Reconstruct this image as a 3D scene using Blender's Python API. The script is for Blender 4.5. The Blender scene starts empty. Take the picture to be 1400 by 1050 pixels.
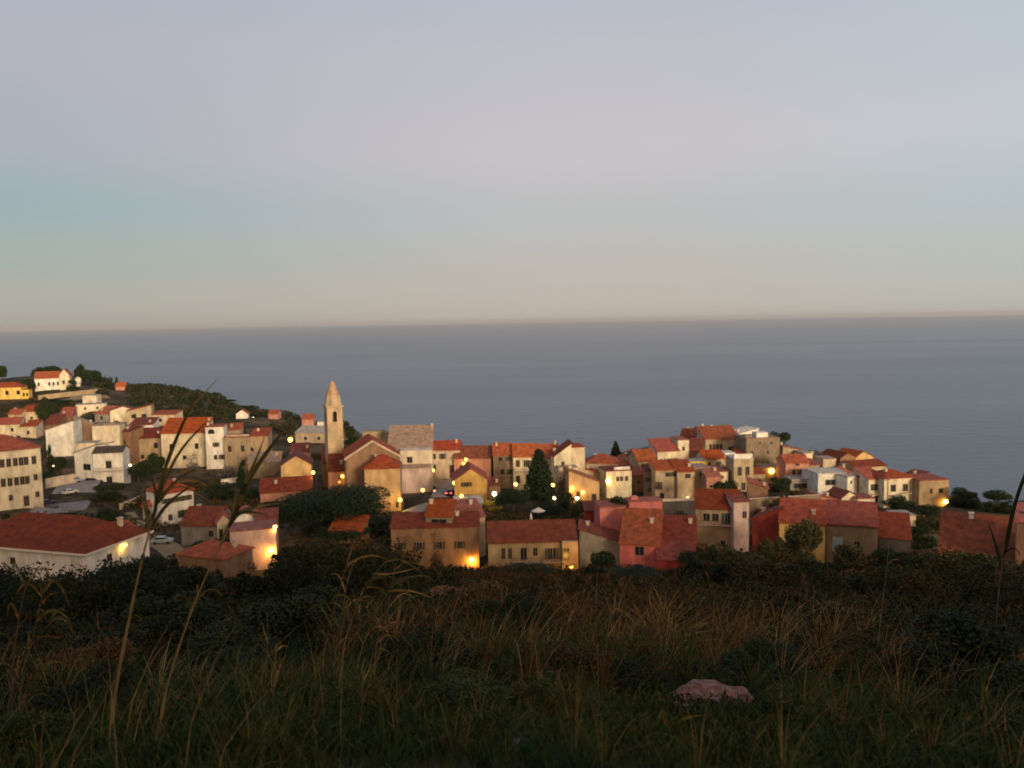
import bpy, math, random
import numpy as np
from mathutils import Vector, Matrix
R = math.radians
rng = np.random.default_rng(7)
random.seed(7)
scene = bpy.context.scene
COL = scene.collection

# ------------------------------------------------------------------ camera
F = 1120.0                      # focal length in pixels of a 1400 px wide frame
PITCH = R(-4.45)
ROLL = R(0.94)
fw = Vector((0, math.cos(PITCH), math.sin(PITCH)))
rt = Vector((1, 0, 0))
up = rt.cross(fw)
cx = math.cos(ROLL) * rt - math.sin(ROLL) * up
cy = math.sin(ROLL) * rt + math.cos(ROLL) * up
cam_d = bpy.data.cameras.new('camera')
cam = bpy.data.objects.new('camera', cam_d)
COL.objects.link(cam)
cam.matrix_world = Matrix(((cx.x, cy.x, -fw.x, 0), (cx.y, cy.y, -fw.y, 0), (cx.z, cy.z, -fw.z, 0), (0, 0, 0, 1)))
cam_d.sensor_width = 36
cam_d.lens = 36 * F / 1400
cam_d.clip_start = 0.1
cam_d.clip_end = 200000
cam_d.dof.use_dof = True
cam_d.dof.focus_distance = 9.0
cam_d.dof.aperture_fstop = 2.0
scene.camera = cam


def P(px, py, d):
    """the point seen at pixel (px, py) that lies d metres ahead"""
    v = fw + cx * ((px - 700) / F) + cy * ((525 - py) / F)
    return v * (d / v.y)


# ------------------------------------------------------------------ materials
MATS = {}


def mat(name, col, rough=.85, var=.25, scale=.6, bump=0.0, bscale=8, col2=None, stretch=(1, 1, 1), spec=.3, vary=0.0):
    """procedural: two tones mixed by noise, with an optional bump"""
    if name in MATS:
        return MATS[name]
    m = bpy.data.materials.new(name)
    m.use_nodes = True
    nt = m.node_tree
    b = nt.nodes['Principled BSDF']
    b.inputs['Roughness'].default_value = rough
    b.inputs['Specular IOR Level'].default_value = spec
    tc = nt.nodes.new('ShaderNodeTexCoord')
    mp = nt.nodes.new('ShaderNodeMapping')
    mp.inputs['Scale'].default_value = stretch
    nt.links.new(tc.outputs['Object'], mp.inputs['Vector'])
    oi = nt.nodes.new('ShaderNodeObjectInfo')
    ad = nt.nodes.new('ShaderNodeVectorMath')
    ad.operation = 'ADD'
    nt.links.new(mp.outputs[0], ad.inputs[0])
    sc_ = nt.nodes.new('ShaderNodeVectorMath')
    sc_.operation = 'SCALE'
    sc_.inputs[0].default_value = (37, 51, 23)
    nt.links.new(oi.outputs['Random'], sc_.inputs['Scale'])
    nt.links.new(sc_.outputs[0], ad.inputs[1])
    n = nt.nodes.new('ShaderNodeTexNoise')
    n.inputs['Scale'].default_value = scale
    n.inputs['Detail'].default_value = 8
    n.inputs['Roughness'].default_value = .65
    nt.links.new(ad.outputs[0], n.inputs['Vector'])
    mr = nt.nodes.new('ShaderNodeMapRange')
    mr.inputs['From Min'].default_value = .3
    mr.inputs['From Max'].default_value = .7
    nt.links.new(n.outputs['Fac'], mr.inputs['Value'])
    mx = nt.nodes.new('ShaderNodeMix')
    mx.data_type = 'RGBA'
    c2 = col2 or tuple(max(0, c * (1 - var * 1.6)) for c in col)
    c1 = tuple(min(1, c * (1 + var * .5)) for c in col)
    mx.inputs[6].default_value = (*c2, 1)
    mx.inputs[7].default_value = (*c1, 1)
    nt.links.new(mr.outputs[0], mx.inputs['Factor'])
    if vary:
        hs = nt.nodes.new('ShaderNodeHueSaturation')
        for k_, inp, lo_, hi_ in ((1.0, 'Value', 1 - vary * .9, 1 + vary * .8), (7.3, 'Hue', .5 - .008, .5 + .008), (3.7, 'Saturation', 1 - vary * .45, 1.08)):
            fr_ = nt.nodes.new('ShaderNodeMath')
            fr_.operation = 'MULTIPLY'
            fr_.inputs[1].default_value = k_ * 1.37
            nt.links.new(oi.outputs['Random'], fr_.inputs[0])
            f2 = nt.nodes.new('ShaderNodeMath')
            f2.operation = 'FRACT'
            nt.links.new(fr_.outputs[0], f2.inputs[0])
            m3 = nt.nodes.new('ShaderNodeMapRange')
            m3.inputs['To Min'].default_value = lo_
            m3.inputs['To Max'].default_value = hi_
            nt.links.new(f2.outputs[0], m3.inputs['Value'])
            nt.links.new(m3.outputs[0], hs.inputs[inp])
        nt.links.new(mx.outputs[2], hs.inputs['Color'])
        nt.links.new(hs.outputs[0], b.inputs['Base Color'])
    else:
        nt.links.new(mx.outputs[2], b.inputs['Base Color'])
    if bump:
        n2 = nt.nodes.new('ShaderNodeTexNoise')
        n2.inputs['Scale'].default_value = bscale
        n2.inputs['Detail'].default_value = 5
        nt.links.new(mp.outputs[0], n2.inputs['Vector'])
        bp = nt.nodes.new('ShaderNodeBump')
        bp.inputs['Strength'].default_value = bump
        bp.inputs['Distance'].default_value = .1
        nt.links.new(n2.outputs['Fac'], bp.inputs['Height'])
        nt.links.new(bp.outputs[0], b.inputs['Normal'])
    MATS[name] = m
    return m


def emit(name, col, s):
    if name in MATS:
        return MATS[name]
    m = bpy.data.materials.new(name)
    m.use_nodes = True
    b = m.node_tree.nodes['Principled BSDF']
    b.inputs['Base Color'].default_value = (*col, 1)
    b.inputs['Emission Color'].default_value = (*col, 1)
    b.inputs['Emission Strength'].default_value = s
    MATS[name] = m
    return m


WALLC = dict(cream=(.70, .60, .44), white=(.84, .79, .71), beige=(.46, .36, .245), tan=(.37, .275, .175), stone=(.25, .19, .13),
             yellow=(.78, .54, .12), ochre=(.64, .41, .14), pink=(.60, .17, .17), rose=(.52, .26, .19), grey=(.27, .245, .22),
             brown=(.27, .16, .10), orange=(.62, .40, .19), pale=(.60, .48, .36), dark=(.10, .085, .075), redwall=(.30, .06, .04),
             blush=(.62, .46, .42), peach=(.66, .47, .30))
ROOFC = dict(red=(.36, .080, .029), mred=(.28, .060, .023), dred=(.20, .044, .018), brown=(.24, .085, .05), pinkred=(.34, .10, .07), grey=(.20, .17, .14),
             orange=(.31, .075, .03), greytan=(.36, .25, .18), darkbrown=(.10, .07, .05), lgrey=(.42, .38, .34), white=(.70, .64, .56))


def wallm(k):
    return mat('wall_' + k, WALLC[k], .9, .3, .5, .3, 3.0, stretch=(1, 1, .5), vary=.12)


def roofm(k):
    return mat('roof_' + k, ROOFC[k], .85, .38, .55, .5, 5.0, stretch=(1.6, 1.6, .8), vary=.19)


M_GLASS = mat('window_glass', (.018, .018, .022), .25, .2, .5, spec=.5)
M_FRAME = mat('window_frame', (.30, .22, .15), .7, .2)
M_SHUT = mat('shutter_brown', (.085, .05, .032), .8, .3, 2)
M_SHUTG = mat('shutter_green', (.035, .06, .045), .8, .3, 2)
M_DOOR = mat('door_wood', (.06, .035, .022), .7, .3, 2)
M_METAL = mat('dark_metal', (.05, .05, .05), .5, .2, 2)
M_FASC = mat('fascia_white', (.78, .70, .58), .8, .12, .8)
M_BRICK = mat('chimney_brick', (.42, .27, .18), .9, .3, 2, .3)


# ------------------------------------------------------------------ mesh builder
class MB:
    def __init__(s):
        s.v = []
        s.f = []

    def add(s, vs, fs, M=None):
        o = len(s.v)
        for p in vs:
            p = Vector(p)
            s.v.append(M @ p if M is not None else p)
        for f in fs:
            s.f.append([i + o for i in f])
        return s

    def box(s, x0, x1, y0, y1, z0, z1, M=None):
        return s.add([(x0, y0, z0), (x1, y0, z0), (x1, y1, z0), (x0, y1, z0), (x0, y0, z1), (x1, y0, z1), (x1, y1, z1), (x0, y1, z1)],
                     [(0, 3, 2, 1), (4, 5, 6, 7), (0, 1, 5, 4), (1, 2, 6, 5), (2, 3, 7, 6), (3, 0, 4, 7)], M)

    def prism(s, prof, a, b, axis='x', M=None, quads=None):
        """extrude a profile: axis x -> prof is (y,z); axis y -> prof is (x,z)"""
        n = len(prof)
        mk = (lambda t, p: (t, p[0], p[1])) if axis == 'x' else (lambda t, p: (p[0], t, p[1]))
        vs = [mk(a, p) for p in prof] + [mk(b, p) for p in prof]
        fs = [(i, (i + 1) % n, n + (i + 1) % n, n + i) for i in range(n)]
        for q in (quads or [tuple(range(n))]):
            fs.append(tuple(reversed(q)))
            fs.append(tuple(n + i for i in q))
        return s.add(vs, fs, M)

    def tube(s, pts, rad, n=6, cap=True):
        pts = [Vector(p) for p in pts]
        if not hasattr(rad, '__len__'):
            rad = [rad] * len(pts)
        rings = []
        o = len(s.v)
        for i, p in enumerate(pts):
            t = (pts[min(i + 1, len(pts) - 1)] - pts[max(i - 1, 0)]).normalized()
            a = t.orthogonal().normalized() if i == 0 else (rings_a - t * rings_a.dot(t)).normalized()
            rings_a = a
            b = t.cross(a)
            for k in range(n):
                w = 2 * math.pi * k / n
                s.v.append(p + (a * math.cos(w) + b * math.sin(w)) * rad[i])
        for i in range(len(pts) - 1):
            for k in range(n):
                k2 = (k + 1) % n
                s.f.append([o + i * n + k, o + i * n + k2, o + (i + 1) * n + k2, o + (i + 1) * n + k])
        if cap:
            s.f.append([o + k for k in reversed(range(n))])
            s.f.append([o + (len(pts) - 1) * n + k for k in range(n)])
        return s

    def sphere(s, c, r, nu=10, nv=7, sc=(1, 1, 1)):
        c = Vector(c)
        o = len(s.v)
        s.v.append(c + Vector((0, 0, r * sc[2])))
        for j in range(1, nv):
            for i in range(nu):
                th = math.pi * j / nv
                ph = 2 * math.pi * i / nu
                s.v.append(c + Vector((math.sin(th) * math.cos(ph) * sc[0], math.sin(th) * math.sin(ph) * sc[1], math.cos(th) * sc[2])) * r)
        s.v.append(c - Vector((0, 0, r * sc[2])))
        L = len(s.v) - 1
        for i in range(nu):
            i2 = (i + 1) % nu
            s.f.append([o, o + 1 + i, o + 1 + i2])
            for j in range(nv - 2):
                s.f.append([o + 1 + j * nu + i, o + 1 + (j + 1) * nu + i, o + 1 + (j + 1) * nu + i2, o + 1 + j * nu + i2])
            s.f.append([L, o + 1 + (nv - 2) * nu + i2, o + 1 + (nv - 2) * nu + i])
        return s

    def mesh(s, name, m, smooth=False):
        me = bpy.data.meshes.new(name)
        me.from_pydata([tuple(p) for p in s.v], [], s.f)
        me.materials.append(m)
        if smooth:
            me.polygons.foreach_set('use_smooth', [True] * len(me.polygons))
        me.update()
        return me

    def build(s, name, m, parent=None, M=None, smooth=False):
        o = bpy.data.objects.new(name, s.mesh(name, m, smooth))
        COL.objects.link(o)
        if parent is not None:
            o.parent = parent
        if M is not None:
            o.matrix_local = M
        return o


def quads_mesh(name, V, m, tint=None):
    """V: (N,4,3) array -> one mesh of loose quads"""
    N = len(V)
    me = bpy.data.meshes.new(name)
    me.vertices.add(N * 4)
    me.vertices.foreach_set('co', V.astype(np.float32).ravel())
    me.loops.add(N * 4)
    me.loops.foreach_set('vertex_index', np.arange(N * 4, dtype=np.int32))
    me.polygons.add(N)
    me.polygons.foreach_set('loop_start', np.arange(0, N * 4, 4, dtype=np.int32))
    me.polygons.foreach_set('loop_total', np.full(N, 4, dtype=np.int32))
    me.materials.append(m)
    if tint is not None:
        at = me.attributes.new('tint', 'FLOAT', 'FACE')
        at.data.foreach_set('value', tint.astype(np.float32))
    me.update()
    me.validate()
    return me


def link(name, me, parent=None, loc=None, rot=None, scale=None):
    o = bpy.data.objects.new(name, me)
    COL.objects.link(o)
    if parent is not None:
        o.parent = parent
    if loc is not None:
        o.location = loc
    if rot is not None:
        o.rotation_euler = rot
    if scale is not None:
        o.scale = scale
    return o


def tag(o, label, cat=None, group=None, kind=None):
    if label:
        o['label'] = label
    if cat:
        o['category'] = cat
    if group:
        o['group'] = group
    if kind:
        o['kind'] = kind
    return o


def empty(name, label, cat, loc, rotz=0, group=None):
    o = bpy.data.objects.new(name, None)
    COL.objects.link(o)
    o.location = loc
    o.rotation_euler = (0, 0, rotz)
    return tag(o, label, cat, group)


# ------------------------------------------------------------------ houses
GROUND = []          # control points of the terrain
HOUSES = []


def blk(x0, x1, ye, yb, d, yaw=0, L=9, roof='x', rise=2, wall='cream', rc='red', wins=(), **k):
    return dict(x0=x0, x1=x1, ye=ye, yb=yb, d=d, yaw=R(yaw), L=L, roof=roof, rise=rise, wall=wall, rc=rc, wins=wins, **k)


def face_M(face, W, L):
    if face == 'f':
        return Matrix.Identity(4), W
    if face == 'r':
        return Matrix.Translation((W / 2, L / 2, 0)) @ Matrix.Rotation(R(90), 4, 'Z'), L
    return Matrix.Translation((-W / 2, L / 2, 0)) @ Matrix.Rotation(R(-90), 4, 'Z'), L


def add_window(root, M, x, z, w, h, style, near, wallk):
    o = .03
    if style == 'd':
        fr = MB().box(x - w / 2 - .1, x + w / 2 + .1, -o - .05, .05, z - h / 2, z + h / 2 + .1)
        d = fr.build('door', M_FRAME, root, M)
        MB().box(x - w / 2, x + w / 2, -o - .075, -o, z - h / 2 + .02, z + h / 2).build('door_leaf', M_DOOR, d)
        return
    if style == 'a':                                  # arched opening
        pr = [(x - w / 2, z - h / 2), (x + w / 2, z - h / 2)] + [
            (x + w / 2 * math.cos(t), z + h / 2 - w / 2 + w / 2 * math.sin(t)) for t in [i * math.pi / 8 for i in range(9)]]
        MB().prism(pr, -o, .05, 'y').build('arch_opening', M_GLASS, root, M)
        return
    if not near:
        MB().box(x - w / 2, x + w / 2, -o, .05, z - h / 2, z + h / 2).build('window', M_GLASS, root, M)
        return
    t = .09
    fr = MB()
    fr.box(x - w / 2 - t, x - w / 2, -o - .03, .04, z - h / 2 - t, z + h / 2 + t)
    fr.box(x + w / 2, x + w / 2 + t, -o - .03, .04, z - h / 2 - t, z + h / 2 + t)
    fr.box(x - w / 2, x + w / 2, -o - .03, .04, z + h / 2, z + h / 2 + t)
    fr.box(x - w / 2, x + w / 2, -o - .08, .04, z - h / 2 - t, z - h / 2)
    fr.box(x - .03, x + .03, -o - .02, .03, z - h / 2, z + h / 2)
    wn = fr.build('window', M_FRAME, root, M)
    if style == 'b':                                  # closed pale blue shutter
        MB().box(x - w / 2, x + w / 2, -o - .06, -o - .025, z - h / 2, z + h / 2).build('shutter', mat('shutter_blue', (.30, .36, .42), .8, .2, 2), wn)
    MB().box(x - w / 2, x + w / 2, -.02, .03, z - h / 2, z + h / 2).build('pane', M_GLASS, wn)
    if style in 'sg':
        for sgn in (-1, 1):
            xa = x + sgn * (w / 2 + .12 + w * .25)
            MB().box(xa - w * .25, xa + w * .25, -o - .05, -.004, z - h / 2, z + h / 2).build('shutter', M_SHUT if style == 's' else M_SHUTG, wn)


def house(name, label, *blocks, cat='house', group=None):
    root = None
    for b in blocks:
        xc = (b['x0'] + b['x1']) / 2
        e = P(xc, b['ye'], b['d'])
        g = P(xc, b['yb'], b['d'])
        c, s = math.cos(b['yaw']), math.sin(b['yaw'])
        W = (b['x1'] - b['x0']) / F * e.y ** 2 / (c * e.y - e.x * s)
        h = e.z - g.z
        L = b['L']
        Mw = Matrix.Translation((g.x, g.y, g.z)) @ Matrix.Rotation(b['yaw'], 4, 'Z')
        if root is None:
            root = empty(name, label, cat, (g.x, g.y, g.z), b['yaw'], group)
            R0 = Mw.inverted()
        M = R0 @ Mw
        if b is blocks[0]:
            GROUND.append((g.x, g.y, g.z))
            bk = Mw @ Vector((0, L, 0))
            GROUND.append((bk.x, bk.y, bk.z + b.get('dz', 0)))
        near = b['d'] < 290
        ro, rise = b['roof'], b['rise']
        if 800 < xc < 1300 and b['d'] > 215 and ro != 'y':
            rise *= .76
        D = -b.get('sink', 6.0)
        hw = W / 2
        ov = b.get('ov', .4)
        wm, rm = wallm(b['wall']), roofm(b['rc'])
        wb = MB()
        rb = MB()
        t = .2
        if ro == 'x':
            wb.prism([(0, D), (L, D), (L, h), (L / 2, h + rise), (0, h)], -hw, hw, 'x')
            m_ = rise / (L / 2)
            lo = h - ov * m_ + .03
            pk = h + rise + .03
            rb.prism([(-ov, lo), (L / 2, pk), (L + ov, lo), (L + ov, lo + t), (L / 2, pk + t), (-ov, lo + t)], -hw - .25, hw + .25, 'x',
                     quads=[(0, 1, 4, 5), (1, 2, 3, 4)])
        elif ro == 'y':
            wb.prism([(-hw, D), (hw, D), (hw, h), (0, h + rise), (-hw, h)], 0, L, 'y')
            if b.get('barge'):
                g_ = -.34
                for sg in (-1, 1):
                    e0 = h - ov * rise / hw
                    MB().prism([(sg * (hw + ov), e0 - .42), (0, h + rise - .42), (0, h + rise + .2), (sg * (hw + ov), e0 + .2)], g_ - .06, g_, 'y').build('bargeboard', wallm('pale'), root, M)
            m_ = rise / hw
            lo = h - ov * m_ + .03
            pk = h + rise + .03
            rb.prism([(-hw - ov, lo), (0, pk), (hw + ov, lo), (hw + ov, lo + t), (0, pk + t), (-hw - ov, lo + t)], -.3, L + .3, 'y',
                     quads=[(0, 1, 4, 5), (1, 2, 3, 4)])
        elif ro == 'hip':
            wb.box(-hw, hw, 0, L, D, h)
            z0 = h + .02
            ins = min(W, L) / 2 + ov
            X0, X1, Y0, Y1 = -hw - ov, hw + ov, -ov, L + ov
            if W >= L:
                r1, r2 = (X0 + ins, L / 2, z0 + rise), (X1 - ins + .01, L / 2, z0 + rise)
                fs = [(4, 5, 9, 8), (6, 7, 8, 9), (5, 6, 9), (7, 4, 8)]
            else:
                r1, r2 = (0, Y0 + ins, z0 + rise), (0, Y1 - ins, z0 + rise)
                fs = [(4, 5, 8), (5, 6, 9, 8), (6, 7, 9), (7, 4, 8, 9)]
            rb.add([(X0, Y0, z0), (X1, Y0, z0), (X1, Y1, z0), (X0, Y1, z0), (X0, Y0, z0 + t), (X1, Y0, z0 + t), (X1, Y1, z0 + t), (X0, Y1, z0 + t), r1, r2],
                   fs + [(3, 2, 1, 0), (0, 1, 5, 4), (1, 2, 6, 5), (2, 3, 7, 6), (3, 0, 4, 7)])
        elif ro == 'flat':
            wb.box(-hw, hw, 0, L, D, h)
            rb.box(-hw - .12, hw + .12, -.12, L + .12, h + .01, h + .25)
        else:
            # one slope: sf low in front, sb low behind, sl low on the left, sr low on the right
            if ro in ('sf', 'sb'):
                za, zb = (h, h + rise) if ro == 'sf' else (h + rise, h)
                wb.prism([(0, D), (L, D), (L, zb), (0, za)], -hw, hw, 'x')
                m_ = (zb - za) / L
                rb.prism([(-ov, za - ov * m_ + .03), (L + ov, zb + ov * m_ + .03), (L + ov, zb + ov * m_ + .03 + t), (-ov, za - ov * m_ + .03 + t)],
                         -hw - .25, hw + .25, 'x')
            else:
                za, zb = (h, h + rise) if ro == 'sl' else (h + rise, h)
                wb.prism([(-hw, D), (hw, D), (hw, zb), (-hw, za)], 0, L, 'y')
                m_ = (zb - za) / W
                rb.prism([(-hw - ov, za - ov * m_ + .03), (hw + ov, zb + ov * m_ + .03), (hw + ov, zb + ov * m_ + .03 + t), (-hw - ov, za - ov * m_ + .03 + t)],
                         -.25, L + .25, 'y')
        wb.build('wall', wm, root, M)
        if ro != 'none':
            rf = rb.build('roof', rm, root, M)
            ch_ = b.get('chim', ())
            if not ch_ and ro in ('x', 'sf', 'hip', 'sl', 'sr') and random.random() < .55:
                ch_ = [(random.choice((.18, .3, .75, .85)), random.choice((.4, .62, .75)))]
            for (u, v) in ch_:
                zt = h + .9 + {'x': rise * (1 - abs(2 * v - 1)), 'sf': rise * v, 'sb': rise * (1 - v), 'hip': rise * .55, 'sl': rise * u, 'sr': rise * (1 - u), 'flat': .2, 'y': rise * (1 - abs(2 * u - 1))}.get(ro, rise)
                xx, yy = (u - .5) * W, v * L
                ch = MB().box(xx - .35, xx + .35, yy - .35, yy + .35, h, zt)
                ch.box(xx - .45, xx + .45, yy - .45, yy + .45, zt + .003, zt + .18)
                ch.build('chimney', wallm(b.get('chm', 'pale')), rf)
            if near and random.random() < .33 and ro in ('x', 'sf', 'flat', 'hip'):
                u, v = random.uniform(.2, .8), random.uniform(.35, .7)
                zb = h + {'x': rise * (1 - abs(2 * v - 1)), 'sf': rise * v, 'hip': rise * .5}.get(ro, .2)
                xx, yy = (u - .5) * W, v * L
                an = MB().tube([(xx, yy, zb - .2), (xx, yy, zb + 2.2)], .03, 5)
                for q_ in range(4):
                    an.box(xx - .5 + .08 * q_, xx + .5 - .08 * q_, yy + .18 * q_ - .012, yy + .18 * q_ + .012, zb + 2.0, zb + 2.024)
                an.box(xx - .012, xx + .012, yy - .05, yy + .6, zb + 2.03, zb + 2.054)
                an.build('aerial', M_METAL, rf)
        if b.get('fas'):
            X0, X1, Y0, Y1 = -hw - ov - .04, hw + ov + .04, -ov - .04, L + ov + .04
            fb = MB()
            z0, z1 = h - .16, h + .2
            fb.box(X0, X1, Y0, Y0 + .05, z0, z1).box(X0, X1, Y1 - .05, Y1, z0, z1)
            fb.box(X0, X0 + .05, Y0 + .05, Y1 - .05, z0, z1).box(X1 - .05, X1, Y0 + .05, Y1 - .05, z0, z1)
            fb.build('fascia', M_FASC, root, M)
        for w in b['wins']:
            fc, us, v, ww, hh = w[:5]
            st = w[5] if len(w) > 5 else 'p'
            FM, fwid = face_M(fc, W, L)
            for u in (us if hasattr(us, '__len__') else [us]):
                if st == 'p' and near and .75 <= ww <= 1.1 and hh >= 1.2 and random.random() < .25:
                    st = random.choice('sg')
                add_window(root, M @ FM, (u - .5) * fwid, v * h, ww, hh, st, near, b['wall'])
        for (fc, u, v, bw) in b.get('bal', ()):
            FM, fwid = face_M(fc, W, L)
            x, z = (u - .5) * fwid, v * h
            bl = MB().box(x - bw / 2, x + bw / 2, -1.1, .02, z - .15, z).build('balcony', wallm(b.get('balm', 'pale')), root, M @ FM)
            rr = MB()
            rr.box(x - bw / 2, x + bw / 2, -1.08, -1.03, z + .9, z + .96).box(x - bw / 2, x + bw / 2, -1.08, -1.03, z + .1, z + .15)
            nb = max(3, int(bw / .35))
            for i in range(nb + 1):
                q = x - bw / 2 + .03 + (bw - .06) * i / nb
                rr.box(q - .02, q + .02, -1.075, -1.035, z + .003, z + .9)
            rr.build('railing', M_METAL, bl)
        for (u, v, w_, l_, h_, wk) in b.get('boxes', ()):   # roof terraces, parapets, small extra volumes on the same house
            x, y = (u - .5) * W, v * L
            MB().box(x - w_ / 2, x + w_ / 2, y - l_ / 2, y + l_ / 2, h - .5, h + h_).build('terrace_block', wallm(wk), root, M)
    HOUSES.append(root)
    return root
# ------------------------------------------------------------------ the houses, hill side first
H = house
G_V = 'houses of the hillside village'
# --- upper hill
H('yellow_house', 'bright yellow house with hipped red roof on the hill top beside the terraced field',
  blk(-14, 30, 530, 546, 430, 12, 9, 'hip', 2.6, 'yellow', 'red', [('f', [.55, .9], .55, 1.6, 2.2)]),
  blk(30, 40, 533, 546, 432, 12, 5, 'flat', 0, 'yellow', 'red', [('f', [.3, .75], .5, 1.0, 2.0)]))
H('white_villa', 'large white hilltop villa with red roof and taller gabled end among dark pines',
  blk(48, 84, 517, 533, 460, 22, 10, 'x', 3.4, 'white', 'red', [('f', [.15, .55, .72, .88], .5, 1.1, 2)]),
  blk(82, 96, 513, 532, 456, 22, 12, 'y', 3.2, 'cream', 'red', [('f', [.4], .5, 1.2, 2)]))
H('shed', 'small cream flat roofed shed above the terraced slope', blk(113, 132, 541, 550, 400, 5, 6, 'flat', 0, 'cream', 'lgrey'))
H('low_house', 'long low cream building with flat grey roof below the small cream shed',
  blk(104, 146, 553, 563, 385, 22, 7, 'flat', 0, 'cream', 'lgrey', [('f', [.3, .7], .5, 1, 1.2)]))
H('hill_house', 'cream house with red gable roof and shaded porch below the terraced field',
  blk(12, 30, 566, 579, 385, -6, 6, 'x', 2, 'beige', 'red', [('f', [.5], .5, 2.6, 2, 'a')]),
  blk(30, 53, 563, 580, 388, 12, 8, 'sf', 2.2, 'pale', 'red', [('f', [.6], .5, 1, 1.3)]))
H('hill_house', 'wide cream house with two stepped red roofs behind the tall school building',
  blk(-8, 28, 580, 596, 330, 14, 8, 'x', 2.2, 'cream', 'red', [('f', [.7], .5, 1, 1.4)]),
  blk(28, 50, 583, 600, 328, 8, 7, 'sf', 1.6, 'pale', 'red', [('f', [.5], .5, 1, 1.4)]))
H('hill_house', 'small brown house with square red roof beside the dark round tree',
  blk(80, 98, 570, 582, 370, 8, 7, 'sf', 3.4, 'brown', 'pinkred', [('f', [.5], .5, 1, 1.2)]))
H('hill_house', 'low cottage with dark red roof tucked below the dark round tree',
  blk(60, 80, 580, 592, 350, 4, 7, 'sf', 3, 'brown', 'dred'))
H('hill_house', 'pale house with a broad cream gable and red roof low on the wooded slope',
  blk(130, 152, 566, 577, 365, -14, 7, 'sf', 2.6, 'grey', 'red', [('f', [.4], .5, 1.2, 1.6)]),
  blk(151, 186, 561, 578, 362, 22, 8, 'y', 1.6, 'cream', 'dred'))
H('hill_house', 'beige house with single sloping roof and two dark upper windows',
  blk(173, 208, 562, 580, 345, 16, 8, 'sl', 2.2, 'beige', 'red', [('f', [.3, .7], .62, 1.9, 1.7)]))
H('hill_house', 'low beige house with thin red roof below the edge of the woods',
  blk(208, 240, 567, 582, 345, -4, 7, 'sf', 1, 'pale', 'red', [('f', [.35, .75], .5, 1.5, 1.3)]))
H('terraced_house', 'tan house in three steps with red roofs and a white terrace wall between them',
  blk(178, 210, 581, 592, 318, 8, 8, 'sf', 1.8, 'white', 'dred', chim=[(.8, .3)]),
  blk(181, 222, 599, 636, 300, 10, 8, 'sf', 2.6, 'tan', 'dred', [('f', [.82], .72, 1.4, 2.0), ('f', [.35, .7], .32, 1.2, 1.5)]))
H('long_house', 'long cream house under a broad red roof beside the white arched house',
  blk(222, 284, 592, 640, 292, 4, 9, 'sf', 4.2, 'cream', 'red', [('f', [.22, .78], .62, 1.3, 2), ('f', [.5], .3, 1.2, 1.5)], chim=[(.95, .8)]))
H('white_house', 'tall white house with an arched roof loggia between cream and tan neighbours',
  blk(283, 308, 584, 641, 285, 10, 8, 'flat', 0, 'white', 'red', [('f', [.32], .9, 2.2, 1.7, 'a'), ('f', [.55], .58, 1.0, 1.5), ('f', [.5, .85], .28, 1.0, 1.5)], chim=[(.05, .5)]))
H('tan_house', 'wide tan house with roof terrace and small dark windows beside the white arched house',
  blk(308, 344, 598, 643, 283, 6, 8, 'flat', 0, 'tan', 'dred', [('f', [.2, .7], .66, 1.1, 2.1), ('f', [.7], .22, 1.2, 2)], boxes=[(.5, .1, 8, .25, .9, 'beige')]),
  blk(344, 368, 596, 643, 284, 6, 8, 'sf', 1.6, 'tan', 'red', [('f', [.05], .62, 1.2, 1.4, 'a')]),
  blk(312, 330, 588, 600, 300, 10, 6, 'sf', 1.6, 'tan', 'red', chim=[(.2, .5)]))
H('white_house', 'white house with tilted pale roof and one small window behind the cream block',
  blk(64, 103, 588, 624, 305, 8, 8, 'sl', 3.2, 'white', 'lgrey', [('f', [.12], .25, .9, 1.2)]),
  blk(103, 128, 581, 612, 318, 20, 6, 'sr', 3.0, 'brown', 'greytan'))
H('cream_block', 'plain cream block house without windows above the white balcony house',
  blk(128, 166, 582, 625, 292, 12, 8, 'flat', 0, 'cream', 'greytan', boxes=[(.6, .5, 4, 3, .5, 'tan')]),
  blk(104, 132, 606, 630, 285, 8, 5, 'flat', 0, 'cream', 'lgrey'))
H('balcony_house', 'white two storey house with dark roof and long iron balcony above the hedge',
  blk(104, 131, 620, 668, 262, -20, 8, 'sl', 2.6, 'white', 'darkbrown', [('f', [.62], .62, 3.0, 1.9), ('f', [.7], .22, 2.8, 2)]),
  blk(129, 170, 619, 666, 258, 12, 9, 'x', 1.4, 'white', 'darkbrown', [('f', [.52], .66, 1.6, 2.2), ('f', [.52], .2, 1.6, 2.3)], bal=[('f', .5, .48, 8.5)]))
H('school_building', 'tall cream school like building with hipped red roof and rows of shuttered windows',
  blk(-40, 62, 617, 697, 205, 40, 14, 'hip', 3.6, 'cream', 'red',
      [('f', [.08, .17, .27, .37, .46, .55, .64, .72, .79, .90], .80, .95, 2.0, 'w'),
       ('f', [.08, .17, .27, .37, .46, .55, .64, .72, .79], .47, .95, 2.0, 'w'), ('f', [.91], .50, .8, 1.5), ('f', [.76], .11, 1.2, 2.6, 'd'), ('f', [.92, .55], .2, .8, 1.4)]))
H('large_villa', 'broad white villa with hipped red roof and thin chimney pipe above the dark thicket',
  blk(-62, 117, 750, 785, 140, -17, 15, 'hip', 4.4, 'white', 'dred', [('f', [.25, .45], .5, 1.0, 1.1), ('r', [.35], .55, 1.0, 1.2)], fas=1, ov=.6, chim=[(.9, .75)]),
  blk(158, 194, 728, 762, 150, 48, 6, 'sf', .8, 'white', 'red', [('f', [.35], .4, 1.1, 2.1, 'd')], fas=1))
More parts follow.
